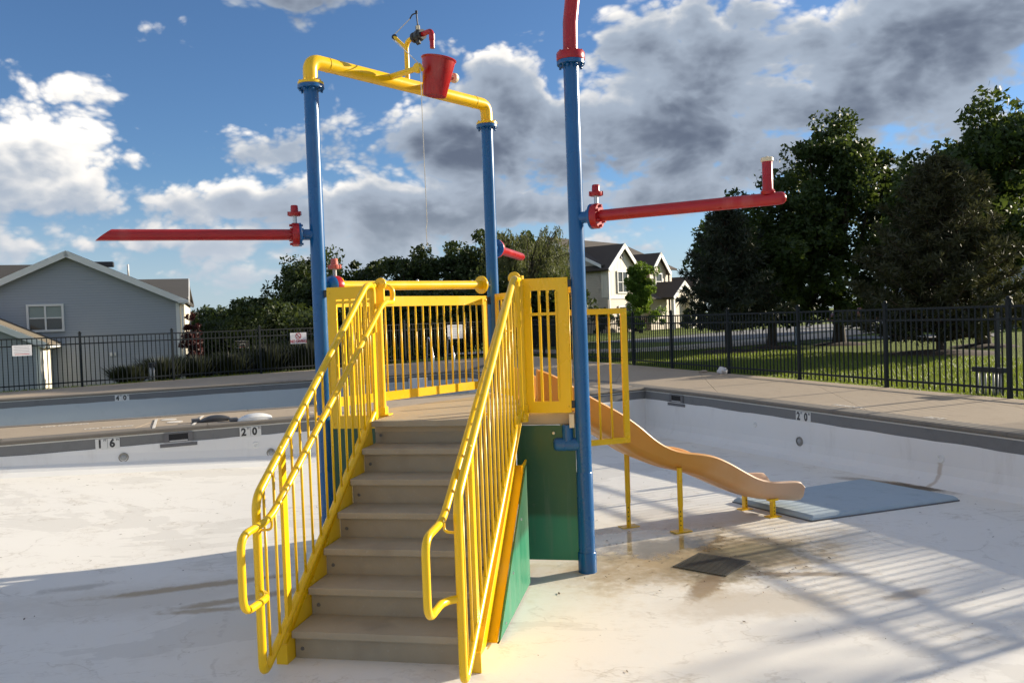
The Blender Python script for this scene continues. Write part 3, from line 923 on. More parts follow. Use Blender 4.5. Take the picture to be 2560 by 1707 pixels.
# spray arms
def valve(c, parent, faded=False):
    st = part('valve_stem', MB().tube([c, c + Z3 * .075], .016, 12), 'steel' if not faded else 'conduit', parent)
    rm = 'red_faded' if faded else 'red'
    part('valve_cap', MB().lathe(c + Z3 * .06, Z3, [(0, 0), (.044, 0), (.046, .006), (.046, .028), (.030, .034), (.028, .075), (.024, .082), (0, .083)], 16)
         .box(c + Z3 * .078 + Vector((.042, 0, 0)), (.018, .03, .03)).box(c + Z3 * .078 - Vector((.042, 0, 0)), (.018, .03, .03)), rm, st)
def spray_arm(P, end, z, cut=None, stub=None, valve_on=True, cap=True, z_end=None):
    z_end = z if z_end is None else z_end
    E_ = Vector((end[0], end[1], z_end)); A = V2(P, z); d = (E_ - A).normalized()
    arm = part('spray_arm', arm_mesh(A + d * .17, E_, d, cut, cap), 'red', ps)
    part('pipe_stub', MB().tube([A, A + d * .125], .043, 20), 'blue', arm)
    f1 = flange(A + d * .120, d, .092, .018, 'blue', arm)
    f2 = flange(A + d * .139, d, .092, .052, 'red', arm)
    ring_bolts(A + d * .139, d, .072, 6, .050, .011, 'red', f2, .02)
    ring_bolts(A + d * .120, d, .072, 6, -.014, .009, 'blue', f1, .014)
    if valve_on: valve(A + d * .165 + Z3 * .085, arm)
    if stub is not None:
        q = A + d * stub
        st = part('nozzle', MB().lathe(q, Z3, [(.040, .03), (.048, .05), (.034, .068), (.034, .25)], 20), 'red', arm)
        part('nozzle_cap', MB().lathe(q + Z3 * .245, Z3, [(.034, 0), (.041, .004), (.041, .024), (.036, .028), (.010, .028), (.008, .036), (0, .036)], 20), 'cream', st)
    return arm
def arm_mesh(a, b, d, cut, cap):
    mb = MB(); r = .0425; n = 24
    if cut:
        # end sawn off at a slant: the underside is the longer
        mb.tube([a, b - d * cut], r, n, False)
        o = len(mb.v) - n
        top = [Vector(v) for v in mb.v[o:]]; zc = (b - d * cut).z
        vs = []
        for v in top:
            k = ((zc + r) - v.z) / (2 * r); vs.append(v + d * (cut * k))
        o2 = len(mb.v); mb.v += [tuple(v) for v in vs]
        for k in range(n):
            k2 = (k + 1) % n; mb.f.append([o + k, o + k2, o2 + k2, o2 + k]); mb.s.append(True)
        # dark inside
        inner = [v - (v - (b - d * cut * .5)).normalized() * .006 for v in vs]
        o3 = len(mb.v); mb.v += [tuple(v) for v in inner]; mb.v += [tuple(v - d * .35) for v in inner]
        for k in range(n):
            k2 = (k + 1) % n; mb.f.append([o2 + k, o2 + k2, o3 + k2, o3 + k]); mb.s.append(False)
            mb.f.append([o3 + k, o3 + k2, o3 + n + k2, o3 + n + k]); mb.s.append(True)
        return mb
    mb.tube([a, b - d * .045], r, n, False)
    if cap: mb.lathe(b - d * .045, d, [(r, 0), (r * .97, .014), (r * .82, .028), (r * .5, .040), (0, .045)], n)
    return mb
spray_arm(PL, (-2.985, 6.06), 2.614, cut=.115)
spray_arm(PR, (1.82, 5.46), 2.627, stub=1.385)
spray_arm(PM, (.145, 9.36), 2.60, z_end=2.585, valve_on=False)

# cross pipe over the back guard
CZ = 2.215
n_in = Vector((eA.y, -eA.x, 0))
cA = PL + eA * .05 + Z3 * CZ; cB = PM - eA * .05 + Z3 * (CZ + .02)
cp_ = part('cross_pipe', MB().tube([PL + eA * .20 + Z3 * CZ, PM - eA * .16 + Z3 * (CZ + .02)], .040, 20), 'yellow', ps)
part('pipe_stub', MB().tube([PL + Z3 * CZ, PL + eA * .125 + Z3 * CZ], .030, 16), 'blue', cp_)
part('flange', MB().lathe(PL + eA * .075 + Z3 * CZ, eA, [(.03, 0), (.06, .01), (.078, .03), (.08, .055), (0, .055)], 24), 'blue', cp_)
flange(PL + eA * .131 + Z3 * CZ, eA, .080, .055, 'red', cp_)
flange(PL + eA * .187 + Z3 * CZ, eA, .072, .014, 'yellow', cp_)
f = flange(PM - eA * .175 + Z3 * (CZ + .02), eA, .085, .024, 'yellow', cp_)
part('pipe_stub', MB().tube([PM - eA * .15 + Z3 * (CZ + .02), PM + Z3 * (CZ + .02)], .022, 12), 'steel', cp_)
valve(PL + eA * .155 + Z3 * (CZ + .075), cp_, True)
for s_ in (1.05, 1.75):
    part('spray_nozzle', MB().lathe(PL + eA * s_ + Z3 * (CZ + .045), Z3, [(.012, 0), (.010, .012), (.004, .02), (0, .021)], 10), 'steel', cp_)

# ---- platform
def inset_pt(P, k=.02):
    c = (PL + PR + PM) / 3; return P + (c - P).normalized() * k
front_b = 6 * ST
poly = [inset_pt(PL, .05), O3 + U3 * -.0 + V3 * 1.72, O3 + V3 * (front_b + .03), O3 + U3 * SW + V3 * (front_b + .03), O3 + U3 * SW + V3 * 1.66, inset_pt(PR, .05), inset_pt(PM, .05)]
# keep the stair mouth square with the front guards
bl = (PL - O3).dot(V3); br = (PR - O3).dot(V3)
poly[1] = O3 + V3 * (bl + .0); poly[4] = O3 + U3 * SW + V3 * br
plat = part('platform', MB().prism([p_ + Z3 * (PZ - .09) for p_ in poly], (0, 0, .088)), 'platform_coat', ps, .006)
part('nosing', MB().box(S(SW / 2, front_b - .004, PZ - .022), (SW - .006, .07, .044), (U3, V3, Z3)), 'tread', plat, .004)
part('end_bracket', MB().box(PR - U3 * .075 - V3 * .055 + Z3 * (PZ - .055), (.035, .012, .10), (U3, V3, Z3)), 'cream', plat)

# ---- stairs
for k in range(6):
    part('tread', MB().box(S(SW / 2, k * ST + .140, (k + 1) * SR - .021), (SW - .004, .30, .042), (U3, V3, Z3)), 'tread', ps, .004)
for k in range(7):
    r_ = part('riser', MB().box(S(SW / 2, k * ST + .040, k * SR + (SR - .042) / 2 - .001), (SW - .006, .012, SR - .036), (U3, V3, Z3)), 'tread', ps)
    for a in (.045, SW - .045):
        part('screw', MB().lathe(S(a, k * ST + .034, k * SR + .055), -V3, [(.012, 0), (.010, .005), (0, .007)], 10), 'grey_plastic', r_)
SL = .70
def stringer(a0, a1, outward):
    """C-channel: web plate with flanges turned outwards"""
    top = lambda b: .245 + SL * (b + .05)
    P0 = [(-.055, .0), (-.055, .115), (1.42, 1.165), (1.46, .855), (.36, .0)]
    web_a = a0 if outward > 0 else a1 - .010
    st = part('stringer', MB().prism([S(web_a, b, z) for b, z in P0], U3 * .010), 'yellow', ps)
    wv = U3 * (a1 - a0)
    def fl(p, q, nm):
        A = S(a0, *p); B = S(a0, *q); d = (B - A).normalized(); nn = U3.cross(d).normalized()
        part(nm, MB().prism([A, B, B + wv, A + wv], nn * -.009), 'yellow', st, .002)
    fl((-.055, .115), (1.42, 1.165), 'channel_flange')
    fl((.36, .0), (1.46, .855), 'channel_flange')
    part('end_plate', MB().box(S((a0 + a1) / 2, -.060, .058), (a1 - a0, .009, .115), (U3, V3, Z3)), 'yellow', st)
    return st
stringer(SW + .002, SW + .068, 1)
stringer(-.068, -.002, -1)
# end gusset of the right stringer
part('gusset_plate', MB().prism([S(SW + .055, 1.40, .86), S(SW + .055, 1.58, .875), S(SW + .055, 1.52, .83), S(SW + .055, 1.40, .78)], U3 * .012), 'yellow', ps)

# ---- green cladding
gz0, gz1 = .085, PZ - .092
side_r = part('cladding_panel', MB().prism([S(SW + .078, .30, .02), S(SW + .078, 1.42, .02), S(SW + .078, 1.42, .86), S(SW + .078, .34, .02)], U3 * .012), 'green_panel', ps)
for b, z in ((.52, .06), (.80, .28), (1.15, .54)):
    part('screw', MB().lathe(S(SW + .090, b, z), U3, [(.010, 0), (.008, .005), (0, .006)], 8), 'steel', side_r)
part('cladding_panel', MB().prism([S(-.090, .36, .02), S(-.090, 1.46, .02), S(-.090, 1.46, .85), S(-.090, .40, .03)], U3 * .012), 'green_panel', ps)
fr = part('cladding_panel', MB().box((S(SW - .03, br, 0) + PR) / 2 - U3 * .035 + Z3 * ((gz0 + gz1) / 2), ((PR - S(SW - .03, br, 0)).length - .05, .012, gz1 - gz0), (U3, V3, Z3)), 'green_panel', ps)
part('screw', MB().lathe(PR - U3 * .22 - V3 * .008 + Z3 * 1.04, -V3, [(.012, 0), (.010, .006), (0, .007)], 10), 'steel', fr)
part('cladding_panel', MB().box((S(-.10, bl, 0) + PL) / 2 + U3 * .03 + Z3 * ((gz0 + gz1) / 2), ((PL - S(-.10, bl, 0)).length - .08, .012, gz1 - gz0), (U3, V3, Z3)), 'green_panel', ps)
part('cladding_panel', MB().box((PL + PM) / 2 + Z3 * ((gz0 + gz1) / 2), ((PL - PM).length - .16, .012, gz1 - gz0), (eA, n_in, Z3)), 'green_panel', ps)

# ---- guard panels
def guard(A, B, z0, z1, bars, stile=(.05, .05), rail=(.085, .085), bar_r=.0085, cross=None, th=.022, name='guard_panel', rods=True):
    A = Vector((A.x, A.y, 0)); B = Vector((B.x, B.y, 0)); d = (B - A).normalized(); L = (B - A).length; n = Vector((d.y, -d.x, 0))
    mb = MB()
    mb.box(A + d * stile[0] / 2 + Z3 * (z0 + z1) / 2, (stile[0], th, z1 - z0), (d, n, Z3))
    mb.box(B - d * stile[1] / 2 + Z3 * (z0 + z1) / 2, (stile[1], th, z1 - z0), (d, n, Z3))
    iL = L - stile[0] - stile[1]; mid = A + d * (stile[0] + iL / 2)
    mb.box(mid + Z3 * (z0 + rail[0] / 2), (iL, th, rail[0]), (d, n, Z3))
    mb.box(mid + Z3 * (z1 - rail[1] / 2), (iL, th, rail[1]), (d, n, Z3))
    if cross: mb.box(mid + Z3 * cross, (iL, th * .98, .022), (d, n, Z3))
    o = part(name, mb, 'yellow', ps)
    zb0, zb1 = z0 + rail[0] - .01, z1 - rail[1] + .01
    if bars:
        me = MB().tube([(0, 0, 0), (0, 0, zb1 - zb0)], bar_r, 8).mesh('bar', 'yellow') if rods else MB().box((0, 0, (zb1 - zb0) / 2), (.018, th * .9, zb1 - zb0), (d, n, Z3)).mesh('bar', 'yellow')
        for k in range(bars):
            q = A + d * (stile[0] + iL * (k + 1) / (bars + 1)) + Z3 * zb0
            link('bar', me, o, q)
    for q in (A + d * .02, B - d * .02):
        for z in (z0 + .04, z1 - .04): part('bolt', MB().lathe(q - n * 0 + n * (th / 2) + Z3 * z, n, [(.010, 0), (.009, .005), (0, .007)], 8), 'yellow', o)
    return o
GZ0, GZ1 = PZ + .005, PZ + 1.005
n_front = -V3
sl = S(-.028, bl, 0); sr = S(SW + .028, br, 0)
guard(PL + U3 * .075 - V3 * .03, sl - U3 * .03 - V3 * .03, GZ0 - .10, GZ1, 4, (.075, .03), (.10, .095), rods=False, cross=GZ1 - .118)
gp = guard(sr + U3 * .012 - V3 * .03, PR - U3 * .075 - V3 * .03, GZ0, GZ1, 2, (.072, .092), (.085, .09), cross=GZ1 - .265, rods=False)
part('ridge', MB().box(PR - U3 * .165 - V3 * .045 + Z3 * ((GZ0 + GZ1) / 2), (.012, .016, .80), (U3, V3, Z3)), 'yellow', gp)
part('maker_plate', MB().box(sr + U3 * .062 - V3 * .043 + Z3 * (GZ1 - .055), (.03, .004, .016), (U3, V3, Z3)), 'yellow', gp)
guard(PL + eA * .10 - n_in * -.0, PM - eA * .10, GZ0 + .055, GZ1 - .065, 19, (.04, .055), (.075, .085))
eR = (PM - PR).normalized()
guard(PR + eR * .08, PR + eR * .40, GZ0, GZ1 - .05, 2, (.04, .04), (.06, .06))
guard(PM - eR * .48, PM - eR * .08, GZ0, GZ1 - .05, 2, (.04, .06), (.06, .06))
# clamps that hold the guards to the poles
for P, dv in ((PR, -U3), (PL, U3)):
    for z in (GZ0 + .06, GZ1 - .045):
        part('clamp', MB().box(P + dv * .066 - V3 * .022 + Z3 * z, (.034, .03, .055), (U3, V3, Z3)), 'black_metal', ps, .003)
part('clamp', MB().box(PM - eA * .072 + Z3 * 2.085, (.05, .03, .07), (eA, n_in, Z3)), 'black_metal', ps, .003)
# slide hood guard beside the slide mouth
SD = Vector((.9207, .3903, 0)); SN = Vector((.3903, -.9207, 0)); S0 = Vector((.223, 6.99, 0))
hA = PR + eR * .43; hB = hA + Vector((.944, .33, 0)) * .605
guard(hA, hB, .862, 1.957, 4, (.03, .05), (.045, .045), .0095, name='slide_guard')

# ---- stair railings
def railing(ag, ai, sgn):
    """ag: plane of the guard, ai: plane of the inner handrail"""
    TS = .655
    top = lambda b: 1.075 + TS * (b + .20)
    bot = lambda b: .112 + TS * (b + .16)
    bt = 1.50
    path = rounded([S(ag, bt + .05, bot(bt + .05)), S(ag, -.16, bot(-.16)), S(ag, -.295, bot(-.295) + .01), S(ag, -.295, top(-.295) - .02), S(ag, bt, top(bt)), S(ag, bt + .13, top(bt) + .005), S(ag, bt + .13, top(bt) - .35)], .075, 6)
    fr = part('stair_railing', MB().tube(path, .0235, 14), 'yellow', ps)
    # balusters
    nb = 15
    for k in range(nb):
        b = -.205 + (bt - .02 + .205) * k / (nb - 1)
        z0, z1 = bot(b) + .01, min(top(b), 2.2) - .01
        if b < -.18: z1 -= .03
        part('baluster', MB().tube([S(ag, b, z0), S(ag, b, z1)], .0085, 8), 'yellow', fr)
    # flat posts bolted to the stringer
    for b in (.03,):
        part('post', MB().bar(S(ag, b, .10), S(ag, b, top(b)), .022, .060, V3), 'yellow', fr, .004)
    # inner handrail with its bent-back ends
    hr = lambda b: .885 + .612 * (b + .30)
    e0 = 1.62
    hp = rounded([S(ag, bt + .13, hr(e0) + .13), S(ag, bt + .36, hr(e0) + .13), S(ai, e0 + .24, hr(e0) + .12), S(ai, e0 + .24, hr(e0)), S(ai, e0 + .02, hr(e0)), S(ai, -.30, hr(-.30)), S(ai, -.615, .872), S(ai, -.615, .485), S(ai, -.36, .485), S(ag, -.285, .485)], .085, 6)
    h_ = part('handrail', MB().tube(hp, .0205, 14), 'yellow', fr)
    for b in (-.28, .55, 1.35):
        z = hr(b)
        part('handrail_bracket', MB().tube(rounded([S(ai, b, z - .01), S(ai, b, z - .075), S(ag, b - .01, z - .075)], .03, 5), .0075, 8), 'yellow', h_)
    return fr
rl = railing(-.030, .050, -1)
rr = railing(SW + .030, SW - .050, 1)
# newel posts at the head of the stairs with their round clamp plates
for a, b_, sg in ((-.030, bl - .03, 1), (SW + .030, br - .03, -1)):
    nw = part('newel_post', MB().tube([S(a, b_, PZ - .06), S(a, b_, PZ + 1.03)], .033, 16), 'yellow', ps)
    part('foot_plate', MB().box(S(a + sg * .01, b_, PZ + .01), (.12, .10, .012), (U3, V3, Z3)).box(S(a, b_, PZ + .04), (.075, .075, .06), (U3, V3, Z3)), 'yellow', nw, .003)
    c = S(a + sg * .035, b_ - .02, PZ + 1.015)
    part('clamp_disc', MB().lathe(c - V3 * .014, V3, [(0, 0), (.044, 0), (.046, .004), (.046, .024), (.044, .028), (0, .028)], 24).box(c - Z3 * .10, (.05, .026, .16), (U3, V3, Z3)), 'yellow', nw)
    part('bolt', MB().lathe(c - V3 * .014 + U3 * .02, -V3, [(.012, 0), (.012, .012), (0, .014)], 8), 'yellow', nw)
    part('bolt', MB().lathe(c - V3 * .014 - U3 * .02, -V3, [(.012, 0), (.012, .012), (0, .014)], 8), 'yellow', nw)
    part('flat_post', MB().bar(S(a - sg * .01, b_ - .11, PZ - .02), S(a - sg * .01, b_ - .11, PZ + .98), .016, .055, V3), 'yellow', nw)

# ---- bucket bracket on the arch
q_in = n_in
s1 = .797
P1a = PL + eA * s1 + Z3 * (ARCH_Z + .02); P1 = Vector((-.691, 6.923, 3.985)); P2 = P1 + eA * .42
P2a = PL + eA * (s1 + .42) + Z3 * (ARCH_Z + .02)
br_ = part('bucket_bracket', MB().tube([P1a, P1a.lerp(P1, .82), P1], [.027, .024, .024], 14).tube([P2a, P2], .024, 14), 'yellow', ps)
for P, sg in ((P1, 1), (P2, -1)):
    part('pivot_knob', MB().lathe(P - eA * .025 * sg, eA * sg, [(0, 0), (.036, .0), (.042, .010), (.042, .034), (.030, .044), (.018, .048), (.018, .075)], 18), 'yellow' if sg > 0 else 'cream', br_)
PB = PL + eA * 1.024 + Z3 * ARCH_Z
toB = (Vector((-.575, 7.08, 0)) - Vector((PB.x, PB.y, 0))); toB.normalize()
z_v = 4.345
post = part('valve_post', MB().tube(rounded([PB, Vector((PB.x, PB.y, z_v)), Vector((PB.x, PB.y, z_v)) + toB * .14], .07, 6), .021, 14)
            .tube([Vector((PB.x, PB.y, z_v - .06)), Vector((PB.x, PB.y, z_v + .065)) - toB * .10 - U3 * .04], .015, 10), 'yellow', ps)
pul = Vector((PB.x, PB.y, z_v + .065)) - toB * .10 - U3 * .04
part('pulley', MB().lathe(pul - V3 * .012, V3, [(0, 0), (.024, 0), (.018, .012), (.024, .024), (0, .024)], 16), 'black_metal', post)
vb = Vector((PB.x, PB.y, z_v)) + toB * .17
vv = part('valve_body', MB().lathe(vb - toB * .06, toB, [(0, 0), (.045, 0), (.045, .02), (.032, .03), (.05, .055), (.05, .085), (.032, .10), (.042, .105), (.042, .125), (0, .125)], 14)
          .box(vb - Z3 * .035, (.05, .05, .06), (toB, V3, Z3)).box(vb + Z3 * .06, (.045, .045, .05), (toB, V3, Z3)), 'black_metal', post)
part('valve_label', MB().box(vb + Z3 * .062 + toB * .01 - V3 * .026, (.03, .006, .032), (U3, V3, Z3)), 'cream', vv)
lev0 = vb + Z3 * .08; lev1 = vb + Z3 * .195 - toB * .012
part('lever', MB().tube([lev0, lev1], .006, 8).box(lev1 + Z3 * .01, (.02, .01, .028), (U3, V3, Z3)).tube(rounded([lev1, lev1 - U3 * .035 - Z3 * .002, lev1 - U3 * .06 - Z3 * .04], .02, 4), .006, 8), 'black_metal', vv)
sp0 = vb + toB * .06; sp1 = vb + toB * .185
part('spout', MB().tube(rounded([sp0, sp1, sp1 - Z3 * .150], .045, 6), .021, 14).lathe(sp1 - Z3 * .085, Z3, [(.021, 0), (.025, .002), (.025, .05), (.021, .052)], 16), 'red', vv)

# ------------------------------------------------------------------ tipping bucket, cord
bc = (P1 + P2) / 2 - Z3 * .035
tb = thing('tipping_bucket', 'red plastic tipping bucket hung on yellow arms above the arch', 'bucket', tuple(bc))
ax = (Z3 + U3 * .17 - V3 * .02).normalized()
mbk = MB().lathe(bc - ax * .155, ax, [(0, 0), (.095, 0), (.099, .004), (.140, .290), (.148, .297), (.150, .305), (.146, .310), (.140, .308), (.136, .298), (.094, .010), (0, .010)], 32)
bk = part('shell', mbk, 'red', tb)
for P, sg in ((P2, -1),):
    part('pivot_boss', MB().lathe(bc + (P - bc).normalized() * .118 , (P - bc).normalized(), [(.034, 0), (.030, .02), (.018, .024), (.018, .07)], 14), 'red_faded' if sg < 0 else 'red', tb)
lv = lev1 - U3 * .06 - Z3 * .04
cd0 = Vector((-.668, 6.885, 0))
cord_pts = [lv, pul + Z3 * .024, pul - U3 * .02 - Z3 * .012, V2(cd0, 4.02) - U3 * .02, V2(cd0, 3.96), V2(cd0, 3.5), V2(cd0, 3.0) + U3 * .004, V2(cd0, 2.72) + U3 * .006, V2(cd0, 2.66) - U3 * .004, V2(cd0, 2.52)]
tag(part('pull_cord', MB().tube(cord_pts, .0038, 6), 'cord'), 'thin pale pull cord hanging down from the bucket valve', 'cord')

# ------------------------------------------------------------------ slide
sld = thing('slide', 'orange yellow wavy plastic slide with bleached foot on yellow legs', 'slide', (1.4, 7.5, 0))
prof_t = [(-.16, 1.50), (.0, 1.44), (.16, 1.345), (.331, 1.239), (.613, 1.085), (.806, .948), (.947, .822), (1.093, .735), (1.243, .688), (1.396, .664), (1.551, .628), (1.707, .556), (1.865, .462), (2.027, .372), (2.192, .325), (2.36, .312), (2.47, .303), (2.53, .285), (2.555, .235)]
prof_b = [(-.16, 1.19), (.0, 1.17), (.16, 1.10), (.331, 1.00), (.621, .816), (.796, .690), (1.013, .59), (1.105, .548), (1.28, .50), (1.446, .448), (1.679, .338), (1.858, .248), (2.041, .175), (2.2, .143), (2.36, .122), (2.47, .106), (2.53, .095), (2.555, .10)]
def interp(tab, s):
    for (a, za), (b, zb) in zip(tab, tab[1:]):
        if s <= b:
            t = (s - a) / (b - a); return za + (zb - za) * t
    return tab[-1][1]
def smooth_tab(tab, s, h=.07):
    return sum(interp(tab, max(-.16, min(2.555, s + k * h / 3))) for k in (-3, -2, -1, 0, 1, 2, 3)) / 7
NS = 60
secs = []
for i in range(NS + 1):
    s_ = -.14 + (2.555 + .14) * i / NS
    h_ = .045 if s_ < 2.42 else .012
    zt, zb = smooth_tab(prof_t, s_, h_ + .02), smooth_tab(prof_b, s_, h_ + .02)
    if s_ > 2.44: zt = smooth_tab(prof_t, s_, .02); zb = smooth_tab(prof_b, s_, .02)
    flo = zb + .035                                  # running surface
    w = .255
    def X_(o, z): return S0 + SD * s_ + SN * o + Z3 * z
    ring = [X_(w - .012, zb + .05), X_(w, zb + .08), X_(w + .008, zt - .03), X_(w + .016, zt - .012), X_(w + .010, zt), X_(w - .004, zt + .003), X_(w - .018, zt - .004), X_(w - .026, zt - .03), X_(w - .034, flo + .09), X_(w - .055, flo + .03), X_(w - .11, flo)]
    ring2 = [X_(-(q - S0 - SD * s_).dot(SN), q.z) for q in reversed(ring)]
    under = [X_(-(w - .05), zb + .012), X_(-(w - .10), zb), X_(-.08, zb + .012), X_(-.05, zb - .006), X_(.05, zb - .006), X_(.08, zb + .012), X_(w - .10, zb), X_(w - .05, zb + .012)]
    secs.append(ring + ring2 + under)
mb = MB(); n = len(secs[0])
vs = [v for s_ in secs for v in s_]
fs = [(i * n + k, i * n + (k + 1) % n, (i + 1) * n + (k + 1) % n, (i + 1) * n + k) for i in range(NS) for k in range(n)]
fs += [tuple(range(n))[::-1], tuple(NS * n + k for k in range(n))]
mb.add(vs, fs, True)
part('chute', mb, 'slide_plastic', sld)
def sleg(off, s_, ztop, r=.024, plate=True):
    b = S0 + SD * s_ + SN * off; fz = floor_z(b.x, b.y)
    o = part('leg', MB().tube([V2(b, fz + .22), V2(b, ztop)], r, 16).tube([V2(b, fz + .0), V2(b, fz + .24)], r * .86, 16), 'yellow', sld)
    for k in range(4): part('adjusting_hole', MB().lathe(V2(b, fz + .06 + .04 * k) - Vector((b.x, b.y, 0)).normalized() * (r * .86), -Vector((b.x, b.y, 0)).normalized(), [(.006, 0), (0, .0006)], 8), 'void', o)
    if plate: part('foot_plate', MB().box(V2(b, fz + .005), (.17, .10, .008), (SD, SN, Z3)), 'yellow', o)
sleg(-.15, .90, .72); sleg(.245, 1.19, .56)
for off in (.20, -.20):
    b = S0 + SD * 2.23 + SN * off; fz = floor_z(b.x, b.y)
    o = part('leg', MB().bar(V2(b, fz + .004), V2(b, .16), .045, .03, SD).box(V2(b, .15), (.10, .05, .02), (SD, SN, Z3)), 'yellow', sld)
    for k in range(3): part('adjusting_hole', MB().lathe(V2(b, fz + .03 + .03 * k) + SN * .024 - SD * .0, SN, [(.006, 0), (0, .0006)], 8), 'void', o)
    part('foot_plate', MB().box(V2(b, fz + .004), (.13, .09, .007), (SD, SN, Z3)), 'yellow', o)

# ------------------------------------------------------------------ fences
def fence(label, A, B, post_s, spacing=.104, height=1.24):
    A = Vector(A); B = Vector(B); d2 = (B - A).normalized(); L = (B - A).length; d = Vector((d2.x, d2.y, 0)); n = Vector((d2.y, -d2.x, 0))
    root = thing('metal_fence', label, 'fence', (A.x, A.y, .6))
    z0 = .595
    pm = MB().box((0, 0, .66), (.051, .051, 1.32), (d, n, Z3)).box((0, 0, 1.325), (.07, .07, .02), (d, n, Z3)).lathe((0, 0, 1.335), Z3, [(.02, 0), (.03, .012), (.022, .034), (0, .04)], 10).mesh('post', 'fence_paint')
    pk = MB().box((0, 0, (height - .05) / 2 + .05), (.017, .017, height - .05), (d, n, Z3)).mesh('picket', 'fence_paint')
    for s_ in post_s:
        q = A + d2 * s_; link('post', pm, root, (q.x, q.y, z0))
    for s0, s1_ in zip(post_s, post_s[1:]):
        for zz in (.15, height - .17, height):
            a = A + d2 * (s0 + .03); b = A + d2 * (s1_ - .03)
            part('rail', MB().bar(V2(a, z0 + zz), V2(b, z0 + zz), .028, .030), 'fence_paint', root)
        k = max(1, round((s1_ - s0) / spacing))
        for j in range(1, k):
            q = A + d2 * (s0 + (s1_ - s0) * j / k); link('picket', pk, root, (q.x, q.y, z0))
    return root
LL = (Vector(FENCE_L[1]) - Vector(FENCE_L[0])).length
fl_posts = [0.03, 1.85, 3.55 + .0, 5.85, 7.95, 10.3, 12.7, 15.05, 17.4, LL - .04]
# shift so that posts stand where the photograph shows them
a0 = Vector(FENCE_L[0]); dl_ = (Vector(FENCE_L[1]) - a0).normalized()
fl_posts = [.03] + [(Vector(q) - a0).dot(dl_) for q in ((-12.05, 18.95), (-10.5, 20.3), (-8.75, 21.6), (-7.0, 23.2), (-5.2, 24.75), (-3.4, 26.3), (-1.55, 27.85))] + [LL - .04]
fence('black metal picket fence along the back deck in front of the grey house', FENCE_L[0], FENCE_L[1], fl_posts)
a1 = Vector(FENCE_R[0]); dr_ = (Vector(FENCE_R[1]) - a1).normalized(); LR = (Vector(FENCE_R[1]) - a1).length
fr_posts = [.04] + [(Vector(q) - a1).dot(dr_) for q in ((1.05, 27.0), (1.75, 24.95), (2.40, 23.05), (3.07, 21.08), (3.69, 19.28), (4.44, 17.1), (5.16, 15.0), (5.83, 13.02), (6.53, 10.97), (7.2, 9.0))] + [LR]
fence('black metal picket fence along the tan deck under the dark trees', FENCE_R[0], FENCE_R[1], fr_posts)

# ------------------------------------------------------------------ signs on the fence
fd = Vector((dl_.x, dl_.y, 0)); fn = Vector((fd.y, -fd.x, 0))          # towards the viewer
def sign(c, w, h, label, nm='fence_sign'):
    root = thing(nm, label, 'sign', tuple(c))
    part('board', MB().box(c, (w, .008, h), (fd, fn, Z3)), 'sign_white', root, .002)
    return root
def on_fence(x, y, z): return Vector((x, y, z)) + fn * .035
c = on_fence(-6.13, 23.935, 1.56)
sg = sign(c, .50, .315, 'white sign with red no diving symbol and lettering on the back fence')
o = c + fn * .006
text_part('lettering', 'NO DIVING', .115, o - Z3 * .092, fd, (0, 0, 1), 'sign_red', sg, .0008, .004, sx=.83)
sc = o + Z3 * .062
part('symbol_ring', MB().lathe(sc, fn, [(.088, 0), (.088, .0015), (.068, .0015), (.068, 0)], 28), 'sign_red', sg)
part('diver', MB().bar(sc - fd * .035 + Z3 * .030, sc + fd * .028 - Z3 * .022, .004, .020, Z3).lathe(sc + fd * .034 - Z3 * .030, fn, [(.012, 0), (.012, .002), (0, .002)], 12).bar(sc - fd * .045 - Z3 * .040, sc + fd * .045 - Z3 * .042, .004, .008, Z3), 'sign_black', sg)
sl1 = (fd * .72 - Z3 * .72).normalized(); part('symbol_slash', MB().bar(sc - sl1 * .078 + fn * .003, sc + sl1 * .078 + fn * .003, .002, .017, fd + Z3), 'sign_red', sg)
c = on_fence(-11.43, 19.47, 1.565)
sg = sign(c, .40, .25, 'small white pool rules sign with faint lines of print at far left')
for k in range(5):
    part('print_line', MB().box(c + fn * .0052 + Z3 * (.095 - .036 * k), (.33 - .03 * (k % 2), .001, .008), (fd, fn, Z3)), 'sign_grey' if k < 4 else 'sign_grey', sg)
part('print_line', MB().box(c + fn * .0052 - Z3 * .085, (.30, .001, .013), (fd, fn, Z3)), 'sign_red', sg)
c = on_fence(-1.885, 27.51, 1.535)
sg = sign(c, .62, .46, 'white rules sign with rows of dark print seen through the yellow bars')
for k in range(6):
    part('print_line', MB().box(c + fn * .0052 + Z3 * (.17 - .062 * k), (.50 - .05 * (k % 3), .001, .024 if k == 0 else .014), (fd, fn, Z3)), 'sign_grey', sg)

# ladder rails at the far edge of the deep pool
lad = thing('pool_ladder', 'pair of curved chrome ladder handrails at the far pool edge', 'ladder', (-2.1, 21.2, DECK))
bt_ = Vector((.36, .14, 0)).normalized(); bn = Vector((bt_.y, -bt_.x, 0))
for k, off in enumerate((0, .55)):
    b0 = Vector((-2.08, 21.35, 0)) + bt_ * off
    part('handrail', MB().tube(rounded([b0 - bn * .45 + Z3 * (DECK + .0), b0 - bn * .30 + Z3 * (DECK + .86), b0 - bn * .05 + Z3 * (DECK + .86), b0 + bn * .22 + Z3 * (DECK + .35), b0 + bn * .24 + Z3 * .0], .14, 6), .020, 10), 'chrome', lad)

